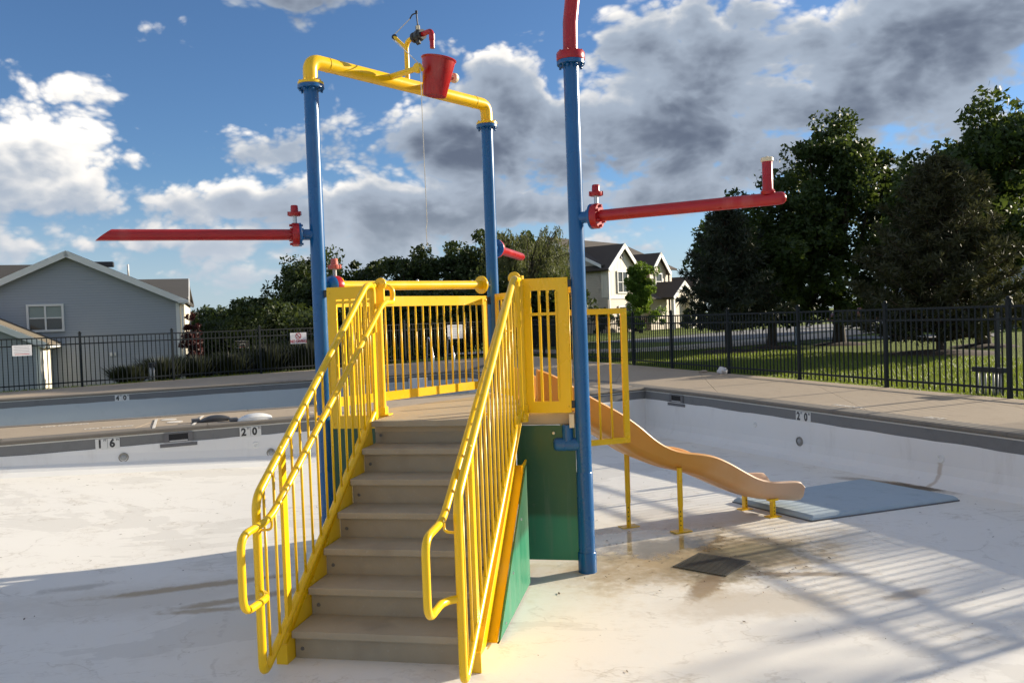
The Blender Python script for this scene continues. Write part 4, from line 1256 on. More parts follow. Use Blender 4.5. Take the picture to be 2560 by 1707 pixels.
# two covers lying on the strip between the pools
def cover(c, ln, wd, ht, mat, label):
    root = thing('deck_cover', label, 'cover', tuple(c))
    X = Vector((.915, .402, 0)); Y = Vector((-.402, .915, 0)); pr = []
    n = 12; vs = []; fs = []
    for i in range(n + 1):
        t = i / n; x = (t - .5) * ln; h = ht * (1 - abs(2 * t - 1.12) ** 2.2 * .72); h = max(h, .012); w = wd * (.78 + .22 * math.sin(math.pi * min(1, t + .1)))
        for yy, hh in ((-.5, 0), (-.5, .55), (-.36, .93), (-.15, 1), (.15, 1), (.36, .93), (.5, .55), (.5, 0)):
            vs.append(Vector(c) + X * x + Y * (yy * w) + Z3 * (hh * h))
    for i in range(n):
        for k in range(7): fs.append((i * 8 + k, i * 8 + k + 1, (i + 1) * 8 + k + 1, (i + 1) * 8 + k))
    fs += [tuple(range(8)), tuple(n * 8 + k for k in reversed(range(8)))]
    mb = MB(); mb.add(vs, fs, True)
    part('shell', mb, mat, root)
    part('end_block', MB().box(Vector(c) - X * (ln / 2 + .045) + Z3 * .024, (.11, .11, .048), (X, Y, Z3)), 'grey_plastic', root, .008)
cover((-4.20, 11.66, DECK + .008), .40, .24, .075, 'dark_plastic', 'low black arched plastic cover lying on the deck strip beside white lines')
cover((-3.63, 11.62, DECK + .008), .46, .26, .085, 'white_plastic', 'low white arched plastic cover with grey block lying on the deck strip')

# crumpled bag and a stone by the right fence
def lump(name, c, size, seed, mat, label, cat):
    rng = random.Random(seed); bm = bmesh.new(); bmesh.ops.create_icosphere(bm, subdivisions=3, radius=1)
    ph = [Vector((rng.uniform(-3, 3), rng.uniform(-3, 3), rng.uniform(-3, 3))) for _ in range(7)]
    for v in bm.verts:
        k = 1 + sum(math.sin(v.co.dot(p_) * 2.2 + i) * .055 for i, p_ in enumerate(ph)) + rng.uniform(-.05, .05)
        v.co = Vector((v.co.x * size[0] * k, v.co.y * size[1] * k, max(-.72, v.co.z) * size[2] * k)) + Vector(c) + Vector((0, 0, size[2] * .7))
    me = bpy.data.meshes.new(name); bm.to_mesh(me); bm.free(); me.materials.append(MATS[mat])
    return tag(link(name, me), label, cat)
lump('plastic_bag', (4.28, 17.05, DECK), (.105, .09, .085), 4, 'bag', 'crumpled white plastic bag on the deck beside the right fence', 'bag')
lump('deck_stone', (4.02, 17.6, DECK), (.09, .06, .03), 9, 'stone', 'small flat tan stone on the deck by the right fence', 'stone')

# service pedestal behind the right fence
ut = thing('service_pedestal', 'dark meter board on a row of grey conduits behind the right fence', 'pedestal', (6.7, 11.75, .57))
ud = Vector((.33, -.944, 0)).normalized(); un = Vector((ud.y, -ud.x, 0)); uc = Vector((6.70, 11.74, 0))
part('board', MB().box(uc + Z3 * .945, (.50, .10, .07), (ud, un, Z3)), 'black_metal', ut, .006)
part('post', MB().box(uc + ud * .06 + un * -.09 + Z3 * 1.15, (.05, .05, 1.2), (ud, un, Z3)), 'black_metal', ut)
for k in range(7):
    a = uc + ud * (-.19 + .064 * k); part('conduit', MB().tube([a + Z3 * .55, a + Z3 * .92], .015, 8), 'conduit', ut)
# small outlet pedestal behind the left fence
ou = thing('outlet_post', 'short grey conduit post with black box behind the back fence', 'post', (-9.7, 23.0, ground_z(-9.7, 23.0)))
oz = ground_z(-9.55, 22.0)
part('conduit', MB().tube([(-9.55, 22.0, oz), (-9.55, 22.0, .98)], .03, 8).tube([(-9.46, 22.0, oz), (-9.46, 22.0, .98)], .02, 8), 'conduit', ou)
part('box', MB().box((-9.51, 22.0, 1.02), (.17, .10, .12)), 'black_metal', ou, .006)
mp_ = thing('marker_post', 'pale blue square marker post on the shaded lawn beside the sidewalk', 'post', (10.47, 30.6, .57))
part('shaft', MB().box((10.47, 30.6, .93), (.13, .13, .74)), 'post_blue', mp_, .01); part('cap', MB().box((10.47, 30.6, 1.32), (.15, .15, .04)), 'white_trim', mp_)

# ------------------------------------------------------------------ walks and road beyond the fence
def ribbon(name, line, w0, w1, z, mat):
    pts = resample(line, 1.5); ns = normals(pts); vs = []
    for p_, n_ in zip(pts, ns):
        a = p_ + n_ * w0; b = p_ + n_ * w1
        vs += [(a.x, a.y, max(ground_z(a.x, a.y), .575) + z), (b.x, b.y, max(ground_z(b.x, b.y), .575) + z)]
    fs = [(2 * i, 2 * i + 1, 2 * i + 3, 2 * i + 2) for i in range(len(pts) - 1)]
    mb = MB(); mb.add(vs, fs); return struct(name, mb, mat)
walk_line = [(1.6, 24.9 + 2.5), (3.9, 26.6), (5.5, 27.9), (8.2, 30.9), (11.2, 34.3), (14.6, 38.0), (22, 46), (40, 66)]
walk_line = [(-2, 33.5), (1.2, 31.2), (3.9, 29.6), (5.6, 29.8), (8.4, 32.0), (11.2, 34.9), (14.6, 38.6), (22, 47), (40, 68)]
ribbon('sidewalk', walk_line, -1.9, 1.2, .035, 'walk_concrete')
ribbon('street', [(9.0, 36.2), (13.5, 41.2), (21, 50), (40, 72)], -7.5, 0, .012, 'asphalt')
struct('driveway', MB().add([(12.2, 34.0, .60), (14.5, 36.5, .60), (20, 34.5, .60), (18, 31, .60)], [(0, 1, 2, 3)]), 'asphalt')
ribbon('kerb', [(4.5, 44), (9.5, 47.5), (17, 57), (34, 76)], -.18, 0, .10, 'walk_concrete')

# ------------------------------------------------------------------ houses
def frame_axes(X, Y): return (Vector(X), Vector(Y), Z3)
class HF:
    """house frame: p along the facade, q into the house, h up from the ground"""
    def __init__(self, o, X): self.o = Vector(o); self.X = Vector((X[0], X[1], 0)).normalized(); self.Y = Vector((-self.X.y, self.X.x, 0))
    def P(self, p, q, h): return self.o + self.X * p + self.Y * q + Z3 * h
def gable_wall(H, p0, p1, q, h_eave, h_peak, mb, th=.2, pp=None):
    pp = (p0 + p1) / 2 if pp is None else pp
    mb.prism([H.P(p0, q, 0), H.P(p1, q, 0), H.P(p1, q, h_eave), H.P(pp, q, h_peak), H.P(p0, q, h_eave)], H.Y * th)
def roof_slab(mb, a, b, c, d, th=.14):
    n = (Vector(b) - Vector(a)).cross(Vector(d) - Vector(a)).normalized()
    if n.z < 0: n = -n
    mb.prism([a, b, c, d], n * th)
def window(H, root, pc, q, hc, w, h, cols=2, rows=2, frame='white_trim', dirq=-1, blind=False, axis='p', name='window'):
    if axis == 'p': T = H.X; N = H.Y * dirq; base = H.P(pc, q, hc)
    else: T = H.Y; N = H.X * dirq; base = H.P(q, pc, hc)
    ax_ = (T, N, Z3); t = .09
    mb = MB()
    mb.box(base + T * (w / 2 + t / 2) + N * .05, (t, .08, h + 2 * t), ax_).box(base - T * (w / 2 + t / 2) + N * .05, (t, .08, h + 2 * t), ax_)
    mb.box(base + Z3 * (h / 2 + t / 2) + N * .05, (w, .08, t), ax_).box(base - Z3 * (h / 2 + t / 2) + N * .05, (w, .08, t), ax_)
    for k in range(1, cols): mb.box(base + T * (-w / 2 + w * k / cols) + N * .045, (t * .8, .07, h), ax_)
    o = part(name, mb, frame, root)
    for i in range(cols):
        for j in range(rows):
            cw = w / cols; ch = h / rows
            c_ = base + T * (-w / 2 + cw * (i + .5)) + Z3 * (-h / 2 + ch * (j + .5)) + N * .022
            part('pane', MB().box(c_, (cw - .05, .02, ch - .045), ax_), 'blind' if (blind and j == rows - 1) else 'window_glass', o)
    for j in range(1, rows): part('sash', MB().box(base + Z3 * (-h / 2 + h * j / rows) + N * .04, (w, .05, .05), ax_), frame, o)
    return o
def rake(H, root, p0, h0, p1, h1, q, w=.22, th=.06, mat='white_trim', nm='rake_board'):
    a = H.P(p0, q, h0); b = H.P(p1, q, h1); d = (b - a).normalized(); n = d.cross(H.Y).normalized()
    if n.z > 0: n = -n
    part(nm, MB().prism([a, b, b + n * w, a + n * w], -H.Y * th), mat, root)

# left: grey sided house, gable towards the pool
gzL = -.72
hl = thing('grey_house', 'grey sided two storey house with white trimmed gable behind the back fence', 'house', (-20, 40, gzL))
HX = Vector((.944, .33, 0)).normalized(); HW = 8.9; HC = HW / 2
H = HF(Vector((-15.05, 38, gzL)) - HX * HW, HX)
EV, PK = 4.02, 6.10
mb = MB(); gable_wall(H, 0, HW, 0, EV - .05, PK - .05, mb, 9)
part('wall', mb, 'siding_grey', hl)
ov, fo = .35, .30
sl_ = (PK - EV) / HC
mb = MB()
roof_slab(mb, H.P(HC, -fo, PK), H.P(HC, 9.3, PK), H.P(HW + ov, 9.3, EV - sl_ * ov), H.P(HW + ov, -fo, EV - sl_ * ov))
roof_slab(mb, H.P(HC, -fo, PK), H.P(-ov, -fo, EV - sl_ * ov), H.P(-ov, 9.3, EV - sl_ * ov), H.P(HC, 9.3, PK))
# ridge running off to the left behind the gable
roof_slab(mb, H.P(-7, 4.6, PK - .22), H.P(HC, 4.6, PK - .22), H.P(HC, .4, EV), H.P(-7, .4, EV))
rf = part('roof', mb, 'shingle_grey', hl)
rake(H, rf, HC, PK + .14, HW + ov, EV - sl_ * ov + .14, -fo - .01, .26); rake(H, rf, HC, PK + .14, -ov, EV - sl_ * ov + .14, -fo - .01, .26)
part('roof_vent', MB().box(H.P(HC + .9, 3.2, PK - .22), (1.2, .35, .26), (H.X, H.Y, Z3)), 'black_metal', rf, .05)
part('vent_pipe', MB().tube([H.P(HC + 2.2, 2.2, PK - .9), H.P(HC + 2.2, 2.2, PK - .30)], .045, 8), 'white_trim', rf)
# cross wing at the right end: its slope shows above the rake
RZ = EV + 1.05; pst = HC + (PK - RZ) / sl_ - .3
mb = MB()
roof_slab(mb, H.P(HW - .05, -fo + .02, EV - .12), H.P(HW + .40, -fo + .02, EV - .12), H.P(HW + .30, 4.3, RZ), H.P(pst, 4.3, RZ))
roof_slab(mb, H.P(HW + .40, 8.9, EV - .12), H.P(HW - .3, 8.9, EV - .12), H.P(pst, 4.3, RZ), H.P(HW + .30, 4.3, RZ))
wr = part('wing_roof', mb, 'shingle_grey', hl)
part('rake_board', MB().prism([H.P(HW + .41, -fo, EV - .02), H.P(HW + .31, 4.3, RZ + .14), H.P(HW + .31, 4.3, RZ - .10), H.P(HW + .41, -fo, EV - .26)], H.X * .05), 'white_trim', wr)
part('gutter', MB().box(H.P(HW + .20, -fo - .05, EV - .10), (.44, .12, .14), (H.X, H.Y, Z3)), 'white_trim', wr)
part('wing_wall', MB().prism([H.P(HW + .02, .1, 0), H.P(HW + .02, 8.6, 0), H.P(HW + .02, 8.6, EV - .1), H.P(HW + .02, 4.3, RZ - .05), H.P(HW + .02, .1, EV - .1)], H.X * .18), 'siding_white', hl)
part('corner_board', MB().box(H.P(HW - .07, -.03, EV / 2 - .1), (.16, .07, EV - .1), (H.X, H.Y, Z3)), 'white_trim', hl)
part('downspout', MB().box(H.P(HW + .12, -.04, EV / 2 - .2), (.08, .08, EV - .4), (H.X, H.Y, Z3)), 'white_trim', hl)
window(H, hl, 3.50, 0, 3.36, 1.26, 1.02, 2, 2, blind=True)
part('outlet_box', MB().box(H.P(6.02, -.05, 1.68), (.12, .08, .16), (H.X, H.Y, Z3)).box(H.P(6.17, -.05, 1.68), (.06, .08, .16), (H.X, H.Y, Z3)), 'white_trim', hl, .01)
# garage wing towards the viewer, out to the left
GW = 7.0
Hg = HF(Vector((-19.18, 33.9, -.45)) - HX * GW, HX)
gev, gpk = 2.02, 3.75; sg_ = (gpk - gev) / (GW / 2)
mb = MB(); gable_wall(Hg, 0, GW, 0, gev, gpk, mb, 3.4)
part('garage_wall', mb, 'siding_grey', hl)
mb = MB()
roof_slab(mb, Hg.P(GW / 2, -.3, gpk + .05), Hg.P(GW / 2, 3.3, gpk + .05), Hg.P(GW + .35, 3.3, gev + .05 - sg_ * .35), Hg.P(GW + .35, -.3, gev + .05 - sg_ * .35))
roof_slab(mb, Hg.P(GW / 2, -.3, gpk + .05), Hg.P(-.35, -.3, gev + .05 - sg_ * .35), Hg.P(-.35, 3.3, gev + .05 - sg_ * .35), Hg.P(GW / 2, 3.3, gpk + .05))
gr_ = part('garage_roof', mb, 'shingle_tan', hl)
rake(Hg, gr_, GW / 2, gpk + .19, GW + .36, gev + .19 - sg_ * .36, -.31, .24)
part('gutter', MB().bar(Hg.P(GW + .40, -.3, gev - .12), Hg.P(GW + .40, 3.2, gev - .12), .10, .13), 'white_trim', gr_)
part('side_wall', MB().box(Hg.P(GW + .03, 1.7, gev / 2 - .05), (.06, 3.2, gev - .1), (Hg.X, Hg.Y, Z3)), 'siding_white', hl)
part('corner_board', MB().box(Hg.P(GW - .04, -.03, gev / 2 - .05), (.16, .08, gev - .1), (Hg.X, Hg.Y, Z3)), 'white_trim', hl)
part('downspout', MB().box(Hg.P(GW + .10, .0, gev / 2 - .1), (.07, .07, gev - .3), (Hg.X, Hg.Y, Z3)), 'white_trim', hl)

# small porch house behind the red leaved tree
hp_ = thing('porch_house', 'low tan house with white porch columns behind the red leaved tree', 'house', (-19, 56, -.9))
H = HF((-25.5, 56, -.9), (1, .1))
mb = MB(); gable_wall(H, 0, 5.2, .0, 2.2, 3.9, mb, 6); part('wall', mb, 'siding_beige', hp_)
mb = MB(); roof_slab(mb, H.P(2.6, -1.6, 4.0), H.P(2.6, 6.2, 4.0), H.P(6.2, 6.2, 1.75), H.P(6.2, -1.6, 1.75)); roof_slab(mb, H.P(2.6, -1.6, 4.0), H.P(-1.0, -1.6, 1.75), H.P(-1.0, 6.2, 1.75), H.P(2.6, 6.2, 4.0))
rf = part('roof', mb, 'shingle_brown', hp_); rake(H, rf, 2.6, 4.08, 6.2, 1.83, -1.62, .22)
for p_ in (4.4, 5.75):
    part('column', MB().box(H.P(p_, -1.4, .95), (.20, .20, 1.9), (H.X, H.Y, Z3)).box(H.P(p_, -1.4, 1.85), (.34, .34, .14), (H.X, H.Y, Z3)), 'white_trim', hp_)
part('beam', MB().box(H.P(5.0, -1.4, 1.98), (2.0, .26, .2), (H.X, H.Y, Z3)), 'white_trim', hp_)
window(H, hp_, 2.0, 0, 1.3, 1.0, 1.0, 2, 1)

# right: beige house with two white gables turned towards the sun
hb = thing('beige_house', 'beige two storey house with two white front gables beyond the right lawn', 'house', (9.5, 66, .57))
RX = (.62, .785)
H = HF((6.93, 62, .57), RX)
EV = 4.88
part('wall', MB().box(H.P(5.6, 5.2, EV / 2), (11.2, 10.0, EV), (H.X, H.Y, Z3)), 'siding_beige', hb)
G1 = 4.15
mb = MB(); gable_wall(H, .0, G1, -.35, 2.6, 2.61, mb, .8, G1 / 2); part('bay_wall', mb, 'siding_beige', hb)
part('bay_wall', MB().prism([H.P(0, -.36, 2.62), H.P(G1, -.36, 2.62), H.P(G1, -.36, EV), H.P(G1 / 2, -.36, 6.50), H.P(0, -.36, EV)], H.Y * .8), 'siding_white', hb)
part('band_board', MB().box(H.P(G1 / 2, -.39, 2.6), (G1, .06, .16), (H.X, H.Y, Z3)), 'white_trim', hb)
mb = MB(); gable_wall(H, 6.6, 9.35, -.25, EV - .05, 6.05, mb, .8); part('bay_wall', mb, 'siding_beige', hb)
mb = MB()
roof_slab(mb, H.P(-.4, -.1, EV + .02), H.P(11.6, -.1, EV + .02), H.P(11.6, 5.2, 7.45), H.P(-.4, 5.2, 7.45)); roof_slab(mb, H.P(-.4, 10.6, EV - .05), H.P(-.4, 5.2, 7.45), H.P(11.6, 5.2, 7.45), H.P(11.6, 10.6, EV - .05))
rf = part('roof', mb, 'shingle_brown', hb)
part('end_wall', MB().prism([H.P(0.01, .2, EV), H.P(0.01, 10.2, EV), H.P(0.01, 5.2, 7.3)], H.X * .2), 'siding_beige', hb)
part('rake_board', MB().prism([H.P(-.41, -.1, EV + .16), H.P(-.41, 5.2, 7.6), H.P(-.41, 5.2, 7.32), H.P(-.41, -.1, EV - .08)], H.X * -.06), 'white_trim', rf)
def front_gable(p0, p1, hev, hpk, q0, q1):
    pc = (p0 + p1) / 2; k = (hpk - hev) / (pc - p0); o_ = .38; mb = MB()
    roof_slab(mb, H.P(pc, q0, hpk), H.P(pc, q1, hpk), H.P(p0 - o_, q1, hev - k * o_), H.P(p0 - o_, q0, hev - k * o_), .12); roof_slab(mb, H.P(pc, q0, hpk), H.P(p1 + o_, q0, hev - k * o_), H.P(p1 + o_, q1, hev - k * o_), H.P(pc, q1, hpk), .12)
    r_ = part('gable_roof', mb, 'shingle_brown', hb)
    rake(H, r_, pc, hpk + .14, p0 - o_, hev - k * o_ + .14, q0 - .01, .30); rake(H, r_, pc, hpk + .14, p1 + o_, hev - k * o_ + .14, q0 - .01, .30)
front_gable(0, G1, EV, 6.58, -.65, 4)
front_gable(6.6, 9.35, EV - .05, 6.15, -.55, 4)
part('gutter', MB().box(H.P(5.4, -.2, EV), (2.2, .12, .12), (H.X, H.Y, Z3)), 'white_trim', hb)
for p_, mt in ((.03, 'white_trim'), (G1 + .1, 'shingle_brown'), (9.45, 'shingle_brown')): part('downspout', MB().box(H.P(p_, -.44, EV / 2 - .1), (.11, .10, EV - .3), (H.X, H.Y, Z3)), mt, hb)
window(H, hb, 2.05, -.37, 3.78, 1.35, 1.5, 2, 2); window(H, hb, 5.4, .18, 4.15, 1.0, .7, 1, 2); window(H, hb, 7.95, -.26, 3.9, .95, 1.2, 1, 2); window(H, hb, 2.3, -.36, 1.25, 1.7, 1.3, 2, 1)
part('gable_vent', MB().box(H.P(G1 / 2, -.40, 5.75), (.3, .06, .34), (H.X, H.Y, Z3)), 'grey_plastic', hb)
# porch
mb = MB()
roof_slab(mb, H.P(7.9, -2.6, 3.75), H.P(7.9, 0, 3.75), H.P(5.9, 0, 2.45), H.P(5.9, -2.6, 2.45), .12); roof_slab(mb, H.P(7.9, -2.6, 3.75), H.P(9.9, -2.6, 2.45), H.P(9.9, 0, 2.45), H.P(7.9, 0, 3.75), .12)
roof_slab(mb, H.P(4.3, -1.7, 2.38), H.P(11.2, -1.7, 2.38), H.P(11.2, 0, 3.15), H.P(4.3, 0, 3.15), .10)
pr_ = part('porch_roof', mb, 'shingle_brown', hb); rake(H, pr_, 7.9, 3.87, 5.9, 2.57, -2.62, .28); rake(H, pr_, 7.9, 3.87, 9.9, 2.57, -2.62, .28)
part('porch_gable', MB().prism([H.P(6.3, -2.45, 2.5), H.P(9.5, -2.45, 2.5), H.P(7.9, -2.45, 3.62)], H.Y * .1), 'siding_beige', hb)
for p_ in (6.3, 9.5): part('porch_column', MB().box(H.P(p_, -2.4, 1.2), (.24, .24, 2.4), (H.X, H.Y, Z3)), 'white_trim', hb)
part('front_door', MB().box(H.P(7.6, .17, 1.05), (.95, .08, 2.1), (H.X, H.Y, Z3)), 'shingle_brown', hb)
part('garage_wall', MB().box(H.P(13.5, 3.5, 1.35), (5.0, 6, 2.7), (H.X, H.Y, Z3)), 'siding_beige', hb)
mb = MB(); roof_slab(mb, H.P(10.9, .1, 2.6), H.P(16.4, .1, 2.6), H.P(16.4, 3.5, 4.2), H.P(10.9, 3.5, 4.2)); roof_slab(mb, H.P(10.9, 6.9, 2.6), H.P(10.9, 3.5, 4.2), H.P(16.4, 3.5, 4.2), H.P(16.4, 6.9, 2.6)); part('garage_roof', mb, 'shingle_brown', hb)

# next house along, only its gable clear of the pine
h2 = thing('white_gable_house', 'white gabled house end partly hidden behind the left pine', 'house', (17, 72, .57))
H = HF((15.6, 73, .57), RX)
mb = MB(); gable_wall(H, 0, 2.9, 0, 2.8, 4.4, mb, 6); part('wall', mb, 'siding_white', h2)
mb = MB(); roof_slab(mb, H.P(1.3, -.3, 4.4), H.P(1.3, 6, 4.4), H.P(-.4, 6, 2.5), H.P(-.4, -.3, 2.5)); roof_slab(mb, H.P(1.3, -.3, 4.4), H.P(3.0, -.3, 2.5), H.P(3.0, 6, 2.5), H.P(1.3, 6, 4.4)); rf = part('roof', mb, 'shingle_brown', h2)
rake(H, rf, 1.3, 4.5, -.4, 2.6, -.31, .24); rake(H, rf, 1.3, 4.5, 3.0, 2.6, -.31, .24)
window(H, h2, 1.3, 0, 1.5, .9, 1.2, 1, 2)

# big house standing behind the right-hand trees: only a slope of roof shows
h3 = thing('hidden_house', 'pale house behind the right trees with one grey roof slope showing', 'house', (27, 40, .57))
H = HF((19.3, 42, .57), (.9, -.3))
mb = MB(); gable_wall(H, 0, 10, 0, 6.0, 9.4, mb, 8); part('wall', mb, 'siding_grey', h3)
mb = MB(); roof_slab(mb, H.P(5, -.4, 9.6), H.P(5, 8.4, 9.6), H.P(-.6, 8.4, 5.8), H.P(-.6, -.4, 5.8)); roof_slab(mb, H.P(5, -.4, 9.6), H.P(10.6, -.4, 5.8), H.P(10.6, 8.4, 5.8), H.P(5, 8.4, 9.6)); rf = part('roof', mb, 'shingle_grey', h3)
rake(H, rf, 5, 9.7, -.6, 5.9, -.41, .25); rake(H, rf, 5, 9.7, 10.6, 5.9, -.41, .25)
window(H, h3, 3, 0, 4.6, 1.4, 1.3, 2, 2); window(H, h3, 7, 0, 4.6, 1.4, 1.3, 2, 2)

# ------------------------------------------------------------------ basketball hoop, car
hoop = thing('basketball_hoop', 'basketball hoop with white outlined backboard in front of the dark wood', 'hoop', (-14.2, 44, -.75))
hz = 1.0
part('pole', MB().tube([(-14.2, 44.5, -.8), (-14.2, 44.4, .9), (-14.2, 44.1, 1.05)], .045, 8), 'black_metal', hoop)
part('backboard', MB().box((-14.2, 44.05, 1.05), (.68, .02, .36)), 'dark_plastic', hoop)
fo_ = MB()
for dx_, dz_, w_, h_ in ((0, .18, .70, .022), (0, -.18, .70, .022), (.34, 0, .022, .36), (-.34, 0, .022, .36), (0, .03, .27, .02), (.13, -.05, .02, .16), (-.13, -.05, .02, .16)): fo_.box((-14.2 + dx_, 44.03, 1.05 + dz_), (w_, .012, h_))
part('board_outline', fo_, 'net', hoop)
rim = [(-14.2 + .15 * math.cos(a), 43.85 + .15 * math.sin(a), .92) for a in np.linspace(0, 2 * math.pi, 17)]
part('rim', MB().tube(rim, .012, 6), 'red', hoop)

def car():
    root = thing('red_car', 'red car parked at the far kerb, mostly hidden by tree trunks', 'car', (22.5, 54, .6))
    X = Vector((.95, .3, 0)).normalized(); Y = Vector((-X.y, X.x, 0)); o = Vector((22.9, 54.5, .6))
    def Q(x, y, z): return o + X * x + Y * y + Z3 * z
    prof = [(-2.1, .32), (-2.15, .75), (-1.95, .92), (-1.1, 1.0), (-.55, 1.45), (.85, 1.5), (1.6, 1.02), (2.05, .95), (2.15, .6), (2.1, .32)]
    part('body', MB().prism([Q(x, -.85, z) for x, z in prof], Y * 1.7), 'car_red', root, .08)
    for x in (-1.35, 1.35):
        for y in (-.86, .86):
            w_ = part('wheel', MB().lathe(Q(x, y, .32), Y if y > 0 else -Y, [(0, 0), (.32, -.1), (.33, .0), (.30, .04), (.2, .045)], 18), 'rubber', root)
            part('rim', MB().lathe(Q(x, y, .32), Y if y > 0 else -Y, [(.2, .046), (.1, .03), (0, .035)], 14), 'steel', w_)
    part('window', MB().prism([Q(-.85, -.862, 1.03), Q(-.45, -.862, 1.38), Q(.75, -.862, 1.41), Q(1.25, -.862, 1.05)], Y * .01), 'car_glass', root)
    part('tail_light', MB().box(Q(-2.1, -.7, .78), (.1, .3, .14), (X, Y, Z3)), 'sign_red', root); part('tail_light', MB().box(Q(-2.1, .7, .78), (.1, .3, .14), (X, Y, Z3)), 'sign_red', root)
car()
mbx = thing('mailbox', 'white mailbox post at the far side of the street', 'mailbox', (21.5, 60.5, .57))
part('post', MB().box((21.5, 60.5, 1.15), (.14, .14, 1.2)), 'white_trim', mbx); part('box', MB().box((21.5, 60.3, 1.72), (.22, .5, .24)), 'white_trim', mbx, .05)

# ------------------------------------------------------------------ vegetation
def quads_mesh(name, C, A, B, mat):
    """C centres, A and B half axes, all (n,3)"""
    n = len(C)
    V = np.empty((n, 4, 3), np.float32)
    V[:, 0] = C - A; V[:, 1] = C + B * .55; V[:, 2] = C + A; V[:, 3] = C - B * .55
    me = bpy.data.meshes.new(name)
    me.vertices.add(n * 4); me.vertices.foreach_set('co', V.reshape(-1))
    me.loops.add(n * 4); me.loops.foreach_set('vertex_index', np.arange(n * 4, dtype=np.int32))
    me.polygons.add(n); me.polygons.foreach_set('loop_start', np.arange(0, n * 4, 4, dtype=np.int32))
    me.update(calc_edges=True); me.materials.append(MATS[mat])
    return me
def rand_axes(rng, n, size, flat_=0.0):
    a = rng.normal(size=(n, 3)); a[:, 2] *= 1 - flat_; a /= np.linalg.norm(a, axis=1)[:, None]
    b = rng.normal(size=(n, 3)); b -= a * (a * b).sum(1)[:, None]; b /= np.linalg.norm(b, axis=1)[:, None]
    s = size * rng.uniform(.65, 1.35, n)[:, None]
    return a * s, b * s
def clump_leaves(rng, cen, rads, per, size):
    n = len(cen); idx = np.repeat(np.arange(n), per); N = len(idx)
    d = rng.normal(size=(N, 3)); d /= np.linalg.norm(d, axis=1)[:, None]
    r = rng.uniform(.25, 1.0, N) ** .45 * rng.uniform(.85, 1.12, N)
    C = cen[idx] + d * (rads[idx] * r)[:, None] * np.array([1, 1, .85])
    A, B = rand_axes(rng, N, size)
    return C, A, B
def make_tree(name, label, x, y, H, W, seed, mat, leaf=.10, clumps=70, per=110, bark='bark', crown_base=.18, shape='ovoid', group=None, leaders=7, top_flat=0.0, cr=.17):
    rng = np.random.default_rng(seed); zb = ground_z(x, y)
    root = thing(name, label, 'tree', (x, y, zb), group)
    o = np.array([x, y, zb])
    cb = crown_base * H
    def env(t):       # crown radius along its height, t in 0..1
        if shape == 'ovoid': return (math.sin(math.pi * min(1, (t * .86 + .14)) ** .8)) ** .75
        if shape == 'cone': return (1 - t) ** .8 * .95 + .05
        return (math.sin(math.pi * min(1, t * .9 + .08))) ** .55
    mb = MB(); tips = []
    th = H * .62
    lean = rng.normal(size=2) * .02 * H
    tr = [Vector((o[0] + lean[0] * (t ** 2), o[1] + lean[1] * (t ** 2), o[2] - .1 + th * t)) for t in np.linspace(0, 1, 7)]
    r0 = .020 * H + .03
    mb.tube(tr, [r0 * (1.35 if i == 0 else 1) * (1 - .11 * i) for i in range(7)], 10)
    for k in range(leaders):
        an = 2 * math.pi * k / leaders + rng.uniform(-.4, .4); t0 = rng.uniform(.28, .8)
        st = tr[0].lerp(tr[-1], t0); tt = rng.uniform(.45, 1.0); rr = W / 2 * env(tt) * rng.uniform(.35, .8)
        en = Vector((o[0] + math.cos(an) * rr, o[1] + math.sin(an) * rr, o[2] + cb + (H - cb) * tt * .96))
        if en.z < st.z + .3: en.z = st.z + .3
        md = st.lerp(en, .5) + Vector((math.cos(an), math.sin(an), 0)) * (rr * .18) - Z3 * (.04 * H)
        pts = [st.lerp(md, u_).lerp(md.lerp(en, u_), u_) for u_ in (0, .25, .5, .75, 1)]
        mb.tube(pts, [r0 * .42, r0 * .34, r0 * .25, r0 * .16, r0 * .06], 6); tips.append(pts)
    part('trunk', mb, bark, root)
    cen = []; rads = []
    for pts in tips:
        for u_ in (2, 3, 4):
            cen.append(np.array(pts[u_]) + rng.normal(size=3) * .05 * W); rads.append(cr * W * rng.uniform(.6, 1.0))
    while len(cen) < clumps:
        if rng.uniform() < .55:
            pts = tips[int(rng.integers(0, len(tips)))]; u_ = rng.uniform(.35, 1.0); x_ = u_ * 4; i = min(3, int(x_))
            c = np.array(pts[i].lerp(pts[i + 1], x_ - i)) + rng.normal(size=3) * np.array([.075, .075, .05]) * W
            cen.append(c); rads.append(cr * W * rng.uniform(.5, 1.0)); continue
        t = rng.uniform(0, 1) ** (1.0 - top_flat); an = rng.uniform(0, 2 * math.pi)
        R_ = W / 2 * env(t) * (1 - cr * .6); rr = R_ * math.sqrt(rng.uniform(.12, 1.0))
        c = np.array([o[0] + math.cos(an) * rr, o[1] + math.sin(an) * rr, o[2] + cb + (H - cb) * min(t, .82) * (1 - cr * .35)])
        cen.append(c); rads.append(cr * W * rng.uniform(.45, 1.05) * (.65 + .35 * env(t)))
    cen = np.array(cen); rads = np.array(rads)
    C, A, B = clump_leaves(rng, cen, rads, per, leaf)
    link('crown', quads_mesh('crown', C, A, B, mat), root, None)
    return root
